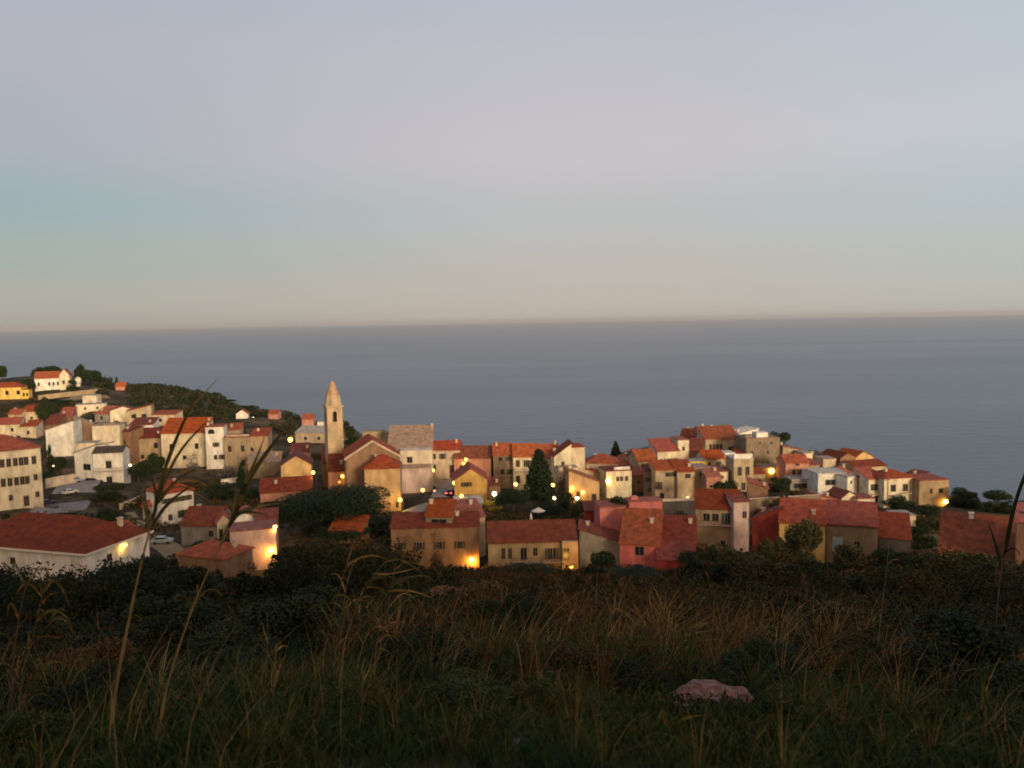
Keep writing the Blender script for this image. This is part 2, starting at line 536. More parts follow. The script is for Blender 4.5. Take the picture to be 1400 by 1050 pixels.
H('white_house', 'white house with hipped red roof half hidden behind the tall canes',
  blk(222, 267, 673, 716, 205, 46, 9, 'hip', 2.8, 'white', 'red', [('f', [.12, .3, .48, .66, .84], .78, .8, 1.2), ('f', [.62, .86], .3, 1.0, 1.8, 'g'), ('f', [.25], .25, .9, 1.4)], chim=[(.7, .6)]),
  blk(196, 224, 692, 716, 206, 20, 9, 'hip', 2.2, 'grey', 'red'))
H('grey_house', 'grey walled house under a red slope roof beside the tall canes',
  blk(248, 300, 718, 748, 176, -6, 9, 'x', 3.0, 'grey', 'dred', [('f', [.8], .62, 1.0, 1.3)]),
  blk(298, 318, 714, 748, 174, 22, 8, 'y', 1.6, 'cream', 'red', [('f', [.25, .75], .55, .7, 2)]))
H('small_house', 'small pale house with a green door above the lamplit peach wall',
  blk(318, 348, 706, 732, 172, 12, 6, 'y', .9, 'white', 'pinkred', [('f', [.8], .45, 1.4, 2.2, 'g')]))
H('peach_house', 'peach coloured house lit by two wall lamps above the thicket',
  blk(316, 380, 725, 782, 158, 14, 7, 'flat', 0, 'blush', 'pinkred', [('f', [.3], .45, 1.0, 1.4)]),
  blk(352, 380, 712, 735, 166, 14, 5, 'sf', 1.2, 'rose', 'dred'))
H('low_cottage', 'low cottage roof of orange red tiles right above the dark thicket',
  blk(243, 306, 762, 786, 148, -22, 8, 'hip', 2.2, 'brown', 'red'))
# --- below the church, orange side
H('orange_house', 'orange gabled house with a street lamp on its corner next to the church',
  blk(385, 427, 636, 668, 228, 12, 10, 'y', 2.6, 'orange', 'dred', [('f', [.45], .2, .9, 1.1)]),
  blk(356, 428, 672, 692, 214, 14, 6, 'sf', 2.4, 'rose', 'dred', boxes=[(.25, .7, 5, 2, 1.2, 'cream')]))
H('low_shed', 'long low shed with grey roof on the slope behind the strong street lamp',
  blk(404, 450, 592, 604, 330, -8, 7, 'sf', 1.8, 'beige', 'lgrey', [('f', [.3, .7], .4, 1.2, 1.2)]))
H('low_shed', 'long old farm building of bare stone downhill from the tan terrace house',
  blk(340, 384, 632, 655, 262, 10, 7, 'sf', 2.0, 'stone', 'greytan'))
H('distant_house', 'small distant white house with red roof on the wooded headland', blk(323, 339, 566, 573, 450, 12, 7, 'y', 2.2, 'white', 'red'))
H('distant_house', 'pale pink distant house just beyond the small white one on the headland', blk(367, 380, 566, 573, 470, 0, 7, 'x', 2, 'rose', 'red'))
H('distant_house', 'bright pink distant house on the skyline beside the bell tower', blk(413, 429, 573, 583, 470, 6, 7, 'x', 2.6, 'rose', 'pinkred'))
H('distant_house', 'tiny white distant hut touching the outline of the bell tower', blk(434, 442, 577, 583, 470, 0, 5, 'flat', 0, 'white', 'lgrey'))
H('distant_house', 'small pink house with red roof alone on the upper wooded crest', blk(158, 171, 528, 534, 480, 10, 6, 'x', 2, 'rose', 'red'))
# --- church
church = H('church', 'old church with grey tan nave roof and high plain pale walls',
  blk(548, 592, 616, 672, 240, 4, 16, 'none', 0, 'cream', 'greytan', [('f', [.3], .78, 1.5, 1.7)]),
  blk(530, 592, 616, 640, 244, 4, 14, 'sf', 5.6, 'cream', 'greytan', chim=[(.98, .95)]),
  blk(550, 590, 640, 688, 237, 4, 3, 'sf', .5, 'blush', 'greytan'), cat='church')
H('ruined_chapel', 'low tan stone chapel with rough rounded roof behind the red gabled house',
  blk(492, 538, 600, 640, 262, 2, 8, 'none', 0, 'tan', 'greytan', boxes=[(.5, .5, 8, 6, .9, 'tan'), (.4, .45, 6.6, 5, 2.2, 'tan'), (.75, .6, 3.6, 4, 1.6, 'tan')]), cat='chapel')
H('gabled_house', 'large house with broad red gable and pale eaves in front of the church',
  blk(475, 548, 624, 700, 214, 14, 13, 'y', 4.2, 'brown', 'red', [('f', [.95], .82, .5, .6)], barge=1),
  blk(500, 549, 641, 712, 205, 6, 8, 'hip', 3.2, 'orange', 'red', [('f', [.9], .3, .7, 1.4)]), cat='house')
H('low_house', 'low dark house with two small red roofs at the foot of the bell tower',
  blk(441, 474, 632, 664, 236, 10, 7, 'sf', 3.2, 'brown', 'dred'),
  blk(450, 474, 644, 684, 224, 10, 7, 'sf', 3.4, 'rose', 'dred', [('f', [.7], .8, .8, 1.2)]))
H('grey_house', 'pale grey two storey house with red roof just past the church end wall',
  blk(592, 630, 615, 655, 252, 0, 8, 'x', 2.2, 'pale', 'red', [('f', [.06, .36], .78, .9, 1.6), ('f', [.06], .42, .9, 1.6), ('f', [.75], .25, 2.4, 4, 'd')], chim=[(.85, .4)]))
H('rose_house', 'dull pink house with deep red roof and two lamps under its eaves',
  blk(621, 672, 626, 660, 250, -4, 9, 'x', 3.0, 'rose', 'dred', [('f', [.25], .6, 2.2, 1.6)]))
H('yellow_gable_house', 'warm yellow house with red gable roof beside the dark conifers',
  blk(622, 667, 656, 690, 216, 6, 11, 'y', 2.9, 'ochre', 'red', [('f', [.36], .82, 1.3, 1.15, 's'), ('f', [.36], .33, 1.3, 1.15, 's')], ov=.55),
  blk(622, 660, 688, 700, 205, 6, 5, 'sf', .6, 'grey', 'lgrey'))
H('row_house', 'tan row house with sagging balconies and red roof behind the yellow gable',
  blk(675, 703, 622, 668, 248, 2, 9, 'x', 2.9, 'tan', 'red', [('f', [.35, .8], .88, 1.1, 1.2), ('f', [.45, .85], .5, 1.1, 1.6)], bal=[('f', .6, .4, 5)]))
H('row_house', 'cream row house with tall dark windows beside the big black conifer',
  blk(702, 734, 624, 672, 246, 0, 9, 'x', 3.2, 'cream', 'red', [('f', [.2, .62], .8, 1.1, 2.0), ('f', [.2, .62], .35, 1.1, 2.2)], bal=[('f', .4, .58, 6)]))
H('row_house', 'row house whose wide red roof shows behind the big black conifer',
  blk(734, 764, 626, 672, 247, 0, 9, 'x', 3.5, 'cream', 'red', chim=[(.9, .5)]))
H('stepped_house', 'cream house stepping up in a tall plain gable at the end of the row',
  blk(758, 782, 624, 668, 240, 6, 7, 'sl', 3.6, 'cream', 'dred', [('f', [.5], .78, .9, 1.1)]),
  blk(782, 800, 612, 660, 245, 8, 8, 'flat', 0, 'cream', 'red'),
  blk(764, 790, 640, 670, 236, 6, 4, 'flat', 0, 'pale', 'lgrey'))
H('lamplit_house', 'low house glowing orange under red roof near the cluster of lamps',
  blk(778, 820, 660, 698, 222, 8, 8, 'sr', 3.4, 'orange', 'red', [('f', [.82], .45, 1.2, 2.0, 'd'), ('f', [.3], .6, 1, 1.4)]))
H('long_brown_house', 'long brown building with lamp lit wall, white gable end and small upper room',
  blk(535, 657, 721, 786, 166, 2, 6, 'sf', 1.5, 'brown', 'dred', [('f', [.1, .32, .55, .78], .62, 1.0, 1.5)]),
  blk(622, 664, 708, 735, 173, 22, 6, 'sf', 2.4, 'pale', 'pinkred', [('r', [.45], .3, .9, 2.0, 'a')]),
  blk(582, 618, 706, 719, 167.5, -6, 5, 'sf', 2.1, 'stone', 'red', [('f', [.5], .4, 3.2, 1.2)], sink=1, chim=[(.08, .8)]))
H('long_terrace_house', 'long house with deep dark red roof and flower balcony above the thicket',
  blk(667, 790, 740, 782, 160, 2, 9, 'x', 3.0, 'tan', 'dred', [('f', [.17, .245], .62, .7, 2.2, 'p'), ('f', [.40], .6, 1.2, 2.4), ('f', [.53], .66, .8, 1.6), ('f', [.70, .80], .58, .9, 2.2, 'p')],
      bal=[('f', .43, .36, 5.5), ('f', .72, .36, 4)]),
  blk(769, 791, 741, 782, 159, 2, 3, 'none', 0, 'orange', 'dred', [('f', [.25], .6, 1.1, 2.2)]))  # lamp light on this end of the house, put into an orange wall colour
H('grey_cottage', 'grey brown cottage with dull red roof between long terrace and pink house',
  blk(792, 852, 742, 784, 164, -7, 8, 'sr', 2.6, 'grey', 'dred'))
H('pink_house', 'pink house with two square black windows and steep rust red roof',
  blk(847, 902, 744, 790, 158, -14, 10, 'sf', 4.4, 'pink', 'mred', [('f', [.5], .80, 1.7, 1.7), ('f', [.5], .26, 1.7, 1.7)]),
  blk(860, 906, 686, 706, 176, 4, 4, 'flat', 0, 'pink', 'pinkred', boxes=[(.2, .5, 1.5, 1.5, .9, 'pink')]))
H('pink_annex', 'flat roofed pink block with a dark bush on top next to the pink house',
  blk(820, 856, 694, 724, 172, 6, 6, 'flat', 0, 'pink', 'pinkred'),
  blk(800, 822, 698, 716, 180, 0, 4, 'sf', 1, 'redwall', 'dred'))
H('dark_red_house', 'house with stepped dark red roofs against the pink house',
  blk(902, 952, 742, 770, 160, -12, 9, 'sf', 3.0, 'redwall', 'dred'),
  blk(898, 946, 765, 792, 154, -12, 4, 'sf', 2.0, 'redwall', 'mred'))
# --- middle right
H('loggia_house', 'house with red roof, glazed white loggia and tan lower wall',
  blk(950, 1012, 695, 758, 172, -14, 8, 'x', 3.2, 'tan', 'dred', [('f', [.25, .45], .80, 1.3, 1.6), ('f', [.72], .78, 1.1, 2.4), ('f', [.62, .85], .25, .9, 1.1)],
      bal=[('f', .45, .66, 8)], balm='blush'),
  blk(1003, 1024, 686, 745, 170, 8, 5, 'sf', .8, 'blush', 'dred', [('f', [.7], .7, .8, 1.3)]))
H('ochre_house', 'ochre house with rust orange roof partly hidden by an olive tree',
  blk(1064, 1128, 716, 768, 162, -20, 9, 'sf', 2.8, 'ochre', 'orange', [('f', [.25, .6], .5, 1.1, 1.6)]),
  blk(1028, 1066, 712, 775, 168, -30, 7, 'sl', 2.6, 'redwall', 'dred'))
H('stone_house', 'brown stone house with long deep red roof and a pale blue shutter',
  blk(1128, 1200, 718, 772, 160, -20, 8, 'sf', 2.8, 'stone', 'mred', [('f', [.22], .5, 1.8, 2.8, 'b'), ('f', [.6], .5, 1.0, 1.6)], fas=0))
H('dark_cottage', 'low cottage with two dark maroon roofs between stone house and hedge',
  blk(1201, 1245, 736, 764, 158, -22, 8, 'sf', 3.0, 'dark', 'dred'),
  blk(1226, 1252, 706, 724, 176, 0, 5, 'flat', 0, 'cream', 'lgrey'))
H('big_roof_house', 'big rust red roof dropping behind the thicket near the tall cane',
  blk(1280, 1440, 764, 800, 128, -29, 9, 'sf', 4.6, 'beige', 'mred', chim=[(.28, .93)], chm='white'))
H('far_cottage', 'pink roofed cottage with pale corner pipe at the end of the big rust roof',
  blk(1388, 1440, 716, 770, 122, -30, 7, 'sf', 1.4, 'brown', 'pinkred'))
# --- the right hand hump
H('village_house', 'beige house with wide hipped red roof at the start of the lit hump',
  blk(800, 846, 634, 668, 262, -8, 9, 'hip', 3.4, 'beige', 'red', [('f', [.2, .5], .7, .9, 1.3)]),
  blk(800, 830, 650, 676, 250, 12, 7, 'sr', 2.6, 'tan', 'red'))
H('village_house', 'cream house with white terrace wall and a bright lamp at its corner',
  blk(829, 864, 644, 682, 244, 10, 8, 'flat', 0, 'cream', 'dred', [('f', [.45, .6, .8], .72, .8, 1.3)], boxes=[(.65, .1, 5, .3, 1.1, 'white')]),
  blk(844, 864, 638, 655, 262, 0, 7, 'sf', 2.4, 'brown', 'red'))
H('village_house', 'house with vivid red roof and a row of three small dark windows',
  blk(872, 899, 630, 662, 258, 14, 9, 'x', 3.8, 'beige', 'red', [('f', [.25, .55, .85], .8, .9, 1.1)]))
H('long_yellow_house', 'long pale yellow house with a row of small windows near the hump top',
  blk(899, 929, 617, 645, 268, 10, 9, 'sf', 3.6, 'cream', 'red', [('f', [.15, .32, .48, .62, .76, .88], .55, .7, 1.3)]),
  blk(927, 942, 602, 640, 272, 6, 9, 'flat', 0, 'cream', 'red', [('f', [.5], .7, .8, 1.2)]))
H('domed_house', 'small cream house with low dome showing over the long yellow house',
  blk(916, 930, 603, 618, 292, 0, 5, 'flat', 0, 'cream', 'lgrey', boxes=[(.5, .5, 2.2, 2.2, .9, 'cream')]))
H('village_house', 'narrow house with dark red side roof right against the long yellow house',
  blk(941, 960, 617, 640, 274, -18, 8, 'sf', 4, 'brown', 'dred'))
H('beige_house', 'wide beige house with two small red roofs facing the graveyard wall',
  blk(896, 926, 643, 684, 238, 4, 8, 'sf', 1.8, 'beige', 'red', [('f', [.6, .8], .86, 1.6, 1.2), ('f', [.15], .5, .9, 2.2), ('f', [.3], .15, 1.4, 1.9, 'a')]),
  blk(926, 950, 645, 684, 237, 4, 8, 'sf', 2.6, 'beige', 'red', [('f', [.6], .85, 1.5, 1.2)]))
H('beige_house', 'taller beige house with curved top and one dark window below the yellow wall',
  blk(949, 970, 640, 682, 240, 6, 7, 'flat', 0, 'beige', 'greytan', [('f', [.5], .8, 1.4, 1.2)]),
  blk(942, 968, 631, 644, 258, 4, 5, 'flat', 0, 'yellow', 'lgrey'))
H('pale_house', 'pale house with red roof and two small windows in the middle of the hump',
  blk(962, 990, 627, 652, 264, 6, 8, 'x', 2.8, 'pale', 'red', [('f', [.28, .75], .7, .8, 1.4)]))
H('rose_house', 'small rose tinted house with one long slit window above the loggia house',
  blk(966, 986, 652, 684, 232, 2, 6, 'sf', 1.4, 'rose', 'pinkred', [('f', [.4], .6, 1.6, .8)]))
H('white_cube', 'small bright white cube house stuck between red roofs on the hump',
  blk(991, 1005, 620, 634, 266, 6, 5, 'flat', 0, 'white', 'white'))
H('large_red_house', 'large house with wide red roof and white balcony band near the hump crest',
  blk(964, 1012, 600, 628, 284, 4, 10, 'sf', 3.8, 'beige', 'red', [('f', [.15, .25, .35, .45], .62, .9, 1.8), ('f', [.75], .5, 2, 1.5)]))
H('crest_house', 'house with long dark red roof ridge along the crest of the hump',
  blk(930, 966, 597, 615, 302, -22, 10, 'x', 3, 'brown', 'dred'),
  blk(958, 986, 592, 608, 306, 12, 8, 'x', 2.6, 'tan', 'dred', chim=[(.3, .5)]))
H('crest_house', 'pale plastered house with flat top on the very crest of the hump',
  blk(976, 1000, 588, 606, 300, 10, 7, 'sl', 1.4, 'tan', 'greytan'))
H('white_gable_house', 'bright white gabled house leaning out at the highest edge of the hump',
  blk(1011, 1037, 592, 608, 296, 26, 7, 'sl', 1.6, 'white', 'white'))
H('stone_tower_house', 'tall bare stone house with scattered holes for windows below the white gable',
  blk(1020, 1066, 600, 648, 270, 6, 10, 'flat', 0, 'stone', 'greytan', [('f', [.18, .65], .62, .9, 1.2), ('f', [.4, .75], .88, .8, 1.0), ('f', [.65], .3, .8, 1)],
      boxes=[(.55, .4, 4, 4, 1.8, 'white'), (.2, .5, 2.5, 3, .8, 'stone')]))
H('balcony_house', 'tan house with a white roof terrace wall and slim columns',
  blk(1003, 1030, 628, 674, 246, 4, 8, 'flat', 0, 'beige', 'white', [('f', [.3, .7], .65, 1.2, 2.6), ('f', [.5], .2, 1.2, 2.2)], boxes=[(.5, .06, 5.6, .3, 1.6, 'white')]))
H('lamp_corner_house', 'shadowed tan house behind the strong orange street lamp',
  blk(1040, 1072, 640, 668, 262, 2, 7, 'flat', 0, 'tan', 'greytan', [('f', [.8], .5, 1, 1.4)]))
H('small_red_roof_house', 'low house with orange red roof just in front of the tan balcony house',
  blk(1022, 1050, 668, 684, 220, -14, 6, 'sr', 2.6, 'brown', 'orange'))
H('pink_tinted_house', 'pinkish house with broad red roof and a grey lower storey',
  blk(1074, 1106, 633, 655, 252, 2, 8, 'x', 2.6, 'rose', 'red', [('f', [.35, .65], .45, .9, 1.5), ('f', [.5], .9, 1.2, .8)]),
  blk(1080, 1118, 656, 676, 244, 2, 6, 'flat', 0, 'grey', 'lgrey', [('f', [.4], .6, 4.5, 1.4)]))
H('crest_house', 'sandy house top with low ragged roof behind the pinkish house',
  blk(1070, 1102, 617, 634, 276, 8, 7, 'sr', 2.4, 'tan', 'orange'),
  blk(1098, 1111, 620, 640, 270, 8, 6, 'flat', 0, 'cream', 'lgrey'))
H('beige_cube', 'plain beige cube house between dark roofs on the far shoulder',
  blk(1125, 1143, 628, 652, 268, 8, 6, 'flat', 0, 'pale', 'greytan'),
  blk(1108, 1126, 624, 650, 276, 0, 6, 'sf', 1, 'dark', 'darkbrown'))
H('twin_gable_house', 'house with two overlapping red gables, one glowing orange on the shoulder',
  blk(1148, 1170, 626, 646, 276, 18, 10, 'y', 1.6, 'brown', 'dred'),
  blk(1166, 1194, 626, 644, 280, 24, 9, 'y', 2.2, 'orange', 'red'))
H('low_gable_house', 'low house with dark red gable in front of the glowing orange gable',
  blk(1170, 1212, 638, 658, 262, 16, 9, 'x', 1.8, 'beige', 'dred'))
H('white_modern_house', 'white modern house with a wide strip window and flat white terrace',
  blk(1118, 1160, 648, 678, 238, 4, 9, 'flat', 0, 'white', 'white', [('f', [.42], .62, 3.2, 1.5), ('f', [.8], .66, .7, 1.4)]),
  blk(1158, 1171, 652, 688, 234, 20, 7, 'flat', 0, 'white', 'lgrey', [('f', [.4], .8, .5, .8)]),
  blk(1104, 1122, 646, 660, 244, 0, 5, 'flat', 0, 'white', 'white'))
H('village_house', 'house with orange red roof peeping over the white modern house',
  blk(1140, 1166, 647, 662, 254, 0, 7, 'hip', 2.4, 'beige', 'red'))
H('shadow_house', 'dark brown house end squeezed beside the white modern house',
  blk(1170, 1188, 652, 690, 234, -24, 7, 'sf', 1.2, 'brown', 'dred'))
H('balcony_house', 'beige house with green balcony plants and red roof on the far shoulder',
  blk(1187, 1210, 655, 692, 230, 8, 8, 'sf', 2.4, 'cream', 'red', [('f', [.5], .7, 1.8, 1.8, 'g'), ('f', [.55], .25, 1.8, 1.8, 'g')], bal=[('f', .5, .46, 4)]))
H('balcony_house', 'wide cream house with two balcony doors and red hipped roof near the sea side',
  blk(1208, 1250, 654, 692, 228, 10, 9, 'hip', 2.6, 'cream', 'red', [('f', [.3], .66, 1.5, 1.9), ('f', [.7], .66, 1.5, 1.9)], bal=[('f', .68, .48, 3)]))
H('square_house', 'square tan house with lamp at its corner, last before the sea',
  blk(1256, 1297, 657, 694, 226, 6, 9, 'flat', 0, 'tan', 'pinkred', [('f', [.4], .62, .8, 1.4), ('f', [.73], .62, 1.2, 1.2)]))
H('white_hut', 'small white hut with dark red roof half behind the square tan house',
  blk(1252, 1269, 653, 672, 238, 30, 5, 'sl', 1.6, 'white', 'dred', chim=[(.5, .5)]))
H('small_house', 'small cream house with a dark maroon gable in front of the white modern house',
  blk(1150, 1172, 680, 698, 214, 18, 6, 'y', 1.6, 'cream', 'dred'),
  blk(1172, 1196, 682, 700, 212, 4, 6, 'flat', 0, 'cream', 'pinkred', [('f', [.4, .7], .5, .9, 1.4)]))
H('small_red_roof_house', 'low house with light red roof joining the long deep red roof',
  blk(1122, 1156, 688, 704, 206, 14, 7, 'sr', 2, 'rose', 'red'))
H('village_house', 'small brown house with tiny red roof between the lit terrace house and red roofs',
  blk(866, 880, 650, 672, 250, -10, 6, 'sf', 1.6, 'brown', 'red', [('f', [.5], .6, .8, 1.2)]))
H('village_house', 'narrow shaded stone house wedged beside the wide beige house',
  blk(880, 896, 644, 684, 243, -16, 6, 'sf', 1.2, 'stone', 'dred', [('f', [.4], .7, .8, 1.5), ('f', [.6], .35, .8, 1.4)]))
H('village_house', 'low rosy house with flat tiled top under the yellow wall',
  blk(966, 996, 645, 660, 248, 4, 5, 'sf', 1.0, 'pale', 'pinkred', [('f', [.7], .5, .9, .9)]))
H('village_house', 'tiny red roofed lean to in front of the tall stone house',
  blk(1030, 1046, 648, 668, 252, 4, 5, 'sf', 1.3, 'tan', 'red', [('f', [.5], .5, .8, 1.2)]))
H('village_house', 'small dark brown house in shadow beside the white cube',
  blk(1004, 1022, 622, 640, 268, -10, 6, 'sf', 1.4, 'brown', 'dred', [('f', [.5], .5, .8, 1.1)]))
H('village_house', 'little sandy house with a red lean to roof under the crest houses',
  blk(940, 962, 613, 626, 288, 6, 6, 'sf', 1.8, 'tan', 'red', [('f', [.5], .5, .8, 1.0)]))
H('village_house', 'brown roofed house peeking behind the vivid red roof',
  blk(862, 884, 622, 640, 276, -10, 7, 'x', 1.8, 'brown', 'brown'))
H('village_house', 'small cream house with brown roof between cypress and vivid red roof',
  blk(848, 864, 629, 646, 276, 6, 6, 'x', 1.6, 'tan', 'brown', [('f', [.5], .5, .8, 1.0)]))
H('village_house', 'tan house corner with orange tile edge beside the pinkish house',
  blk(1106, 1120, 636, 656, 262, 8, 6, 'sf', 1.2, 'tan', 'orange', [('f', [.5], .6, .8, 1.2)]))
H('village_house', 'low brown store house under the pale row house balconies',
  blk(668, 684, 664, 682, 234, 4, 5, 'sf', 1.2, 'brown', 'dred'))
H('village_house', 'small tan house with red roof low behind the orange gabled house',
  blk(398, 424, 618, 634, 262, 10, 6, 'sf', 1.8, 'tan', 'dred', [('f', [.5], .5, .8, 1.0)]))
H('village_house', 'narrow brown house in the dark alley beside the cream block',
  blk(165, 180, 590, 640, 296, -16, 7, 'sf', 1.0, 'brown', 'dred', [('f', [.5], .7, .8, 1.4)]))
H('village_house', 'low red roofed house half hidden by the dome shaped tree',
  blk(450, 496, 726, 742, 168, -4, 6, 'sf', 1.6, 'brown', 'red'))
# --- walls and fences
def wall_thing(name, label, x0, y0, d0, x1, y1, d1, h, wk, th=.4, cat='wall', sink=3):
    a, b = P(x0, y0, d0), P(x1, y1, d1)
    dv = b - a
    ang = math.atan2(dv.y, dv.x)
    Ln = math.hypot(dv.x, dv.y)
    o = empty(name, label, cat, (a.x, a.y, a.z - h), ang)
    n = max(2, int(Ln / 2.5))
    mb = MB()
    top = []
    for i in range(n + 1):
        top.append((Ln * i / n, h + dv.z * i / n + random.uniform(-.08, .08)))
    mb.prism([(0, -sink)] + [(Ln, -sink + min(0, dv.z))] + top[::-1], -th / 2, th / 2, 'y')
    mb.build('masonry', wallm(wk), o)
    cp = MB()
    for i in range(n):
        (xa, za), (xb, zb) = top[i], top[i + 1]
        cp.prism([(xa + .02, za + .003), (xb - .02, zb + .003), (xb - .02, zb + .12), (xa + .02, za + .12)], -th / 2 - .06, th / 2 + .06, 'y')
    cp.build('coping', wallm('pale'), o)
    GROUND.append((a.x, a.y, a.z - h))
    GROUND.append((b.x, b.y, b.z - h))
    return o


wall_thing('retaining_wall', 'long grey beige retaining wall between the loggia house and rust roof', 1024, 682, 200, 1122, 676, 205, 4.2, 'stone')
wall_thing('garden_fence', 'dark weathered wall beside the flat pink block and loggia house', 904, 686, 185, 952, 684, 188, 4.0, 'grey')
wall_thing('retaining_wall', 'tan dry stone terrace wall along the field under the white villa', 52, 541, 425, 134, 532, 440, 2.5, 'tan')
wall_thing('retaining_wall', 'pale retaining wall beside the road below the white balcony house', 62, 655, 238, 104, 648, 246, 2.6, 'pale')
wall_thing('retaining_wall', 'low brown wall along the lane in front of the balcony house', 164, 690, 222, 205, 672, 236, 1.6, 'pale')
wall_thing('graveyard_wall', 'low cream wall with lit posts below the wide beige house', 893, 683, 222, 952, 682, 224, 1.8, 'cream')
wall_thing('garden_wall', 'short white garden wall among bare shrubs below the tan terrace house', 302, 656, 250, 328, 652, 252, 1.6, 'white')
# --- bell tower
tw = P(459, 560, 236)
tb = P(459, 668, 236)
tower = empty('bell_tower', 'tall tan bell tower with arched opening and short pointed spire', 'bell tower', (tb.x, tb.y, tb.z), R(24))
GROUND.append((tb.x, tb.y, tb.z))


def tz(py):
    return P(459, py, 236).z - tb.z


M_T = mat('tower_plaster', (.48, .36, .23), .9, .28, .5, .4, 3, stretch=(1, 1, .4))
s0 = 2.2
sh = MB()
zc = tz(556)
sh.add([(-s0 - .15, -s0 - .15, -4), (s0 + .15, -s0 - .15, -4), (s0 + .15, s0 + .15, -4), (-s0 - .15, s0 + .15, -4),
        (-s0, -s0, zc), (s0, -s0, zc), (s0, s0, zc), (-s0, s0, zc)], [(0, 3, 2, 1), (4, 5, 6, 7), (0, 1, 5, 4), (1, 2, 6, 5), (2, 3, 7, 6), (3, 0, 4, 7)])
sh.build('shaft', M_T, tower)
for zz, hh, e in ((tz(556), .45, .32), (tz(578), .25, .14), (tz(601), .2, .16)):
    MB().box(-s0 - e, s0 + e, -s0 - e, s0 + e, zz, zz + hh).build('cornice', M_T, tower)
for k in range(4):
    ow, oz0, oz1 = .58, tz(575.5), tz(561)
    pr = [(-ow, oz0), (ow, oz0)] + [(ow * math.cos(t), oz1 - ow + ow * math.sin(t)) for t in [i * math.pi / 8 for i in range(9)]]
    Mk = Matrix.Rotation(R(90) * k, 4, 'Z')
    bo = MB().prism(pr, -s0 - .1, -s0 + .05, 'y').build('bell_opening', mat('opening_dark', (.012, .01, .01), .9), tower, Mk)
    fr = [(-ow - .25, oz0 - .2), (ow + .25, oz0 - .2)] + [((ow + .25) * math.cos(t), oz1 - ow + (ow + .25) * math.sin(t)) for t in [i * math.pi / 8 for i in range(9)]]
    MB().prism(fr, -s0 - .085, -s0 + .05, 'y').build('surround', M_T, bo)
dr = MB()
n8 = 8
for (za, ra, zb, rb_) in ((tz(556) + .45, 2.45, tz(541), 2.0), (tz(541), 2.05, tz(540), 2.05)):
    vs = [(ra * math.cos(R(22.5 + 45 * i)), ra * math.sin(R(22.5 + 45 * i)), za) for i in range(8)] + [
        (rb_ * math.cos(R(22.5 + 45 * i)), rb_ * math.sin(R(22.5 + 45 * i)), zb) for i in range(8)]
    dr.add(vs, [(i, (i + 1) % 8, 8 + (i + 1) % 8, 8 + i) for i in range(8)] + [tuple(range(7, -1, -1)), tuple(range(8, 16))])
dr.build('drum', M_T, tower)
sp = MB()
prof = [(1.92, tz(540)), (1.62, tz(536)), (1.08, tz(528.5)), (.72, tz(523.5)), (.42, tz(521.2)), (.06, tz(520.2))]
vs = []
for r_, z_ in prof:
    vs += [(r_ * math.cos(R(22.5 + 45 * i)), r_ * math.sin(R(22.5 + 45 * i)), z_ + .01) for i in range(8)]
fs = [tuple(range(7, -1, -1)), tuple(range(40, 48))]
for j in range(5):
    fs += [(j * 8 + i, j * 8 + (i + 1) % 8, j * 8 + 8 + (i + 1) % 8, j * 8 + 8 + i) for i in range(8)]
sp.add(vs, fs)
sp.build('spire', mat('spire_tile', (.43, .27, .16), .9, .3, .9, .4, 4), tower)
# --- round water tank near the white villa
wt = P(107, 526, 462)
tank = MB()
tank.sphere((0, 0, 2.2), 2.0, 12, 8, (.9, .9, 1.15)).tube([(0, 0, -3), (0, 0, .6)], 1.2, 10)
tk = tank.build('water_tank', mat('tank_white', (.7, .64, .55), .6), None, Matrix.Translation(wt), smooth=True)
tag(tk, 'pale rounded water tank beside the hilltop pines', 'tank')
GROUND.append(tuple(wt))
# ------------------------------------------------------------------ terrain
EXTRA = []          # (px, py, d): ground points read off the photograph
for q in [(3, 522, 500), (30, 520, 520), (60, 513, 540), (100, 522, 520), (130, 523, 520), (160, 531, 500), (200, 531, 530), (240, 536, 540), (280, 543, 560),
          (320, 552, 580), (350, 560, 600), (390, 571, 600), (420, 581, 580), (450, 588, 560), (480, 592, 560),
          (60, 548, 410), (130, 548, 420), (90, 535, 450), (180, 545, 450), (230, 552, 440), (280, 562, 440), (330, 574, 440), (380, 590, 420), (260, 575, 360), (320, 585, 360),
          (420, 612, 330), (400, 632, 270), (440, 640, 260),
          (90, 690, 225), (130, 690, 225), (75, 708, 195), (160, 715, 195), (200, 700, 215), (220, 745, 165), (350, 665, 240), (300, 672, 235), (330, 690, 215),
          (470, 715, 185), (420, 725, 180), (510, 740, 172), (610, 672, 225), (605, 690, 205), (600, 655, 250), (640, 705, 195), (700, 705, 200), (760, 710, 198),
          (720, 690, 215), (740, 672, 236), (780, 715, 188), (820, 735, 172), (930, 715, 180), (1040, 760, 165), (1260, 720, 175), (1250, 765, 150),
          (1300, 698, 215), (1350, 706, 205), (1390, 712, 200), (1330, 740, 170), (1420, 745, 165), (1230, 700, 208), (1080, 690, 195),
          (900, 640, 290), (960, 612, 320), (1000, 603, 325), (1050, 612, 310), (1085, 622, 300), (860, 632, 290), (845, 640, 300), (820, 645, 300), (760, 655, 280), (700, 655, 285), (640, 655, 285),
          (560, 640, 290), (1160, 640, 300), (1210, 655, 275), (1260, 668, 265), (1300, 682, 250)]:
    EXTRA.append(tuple(P(*q)))
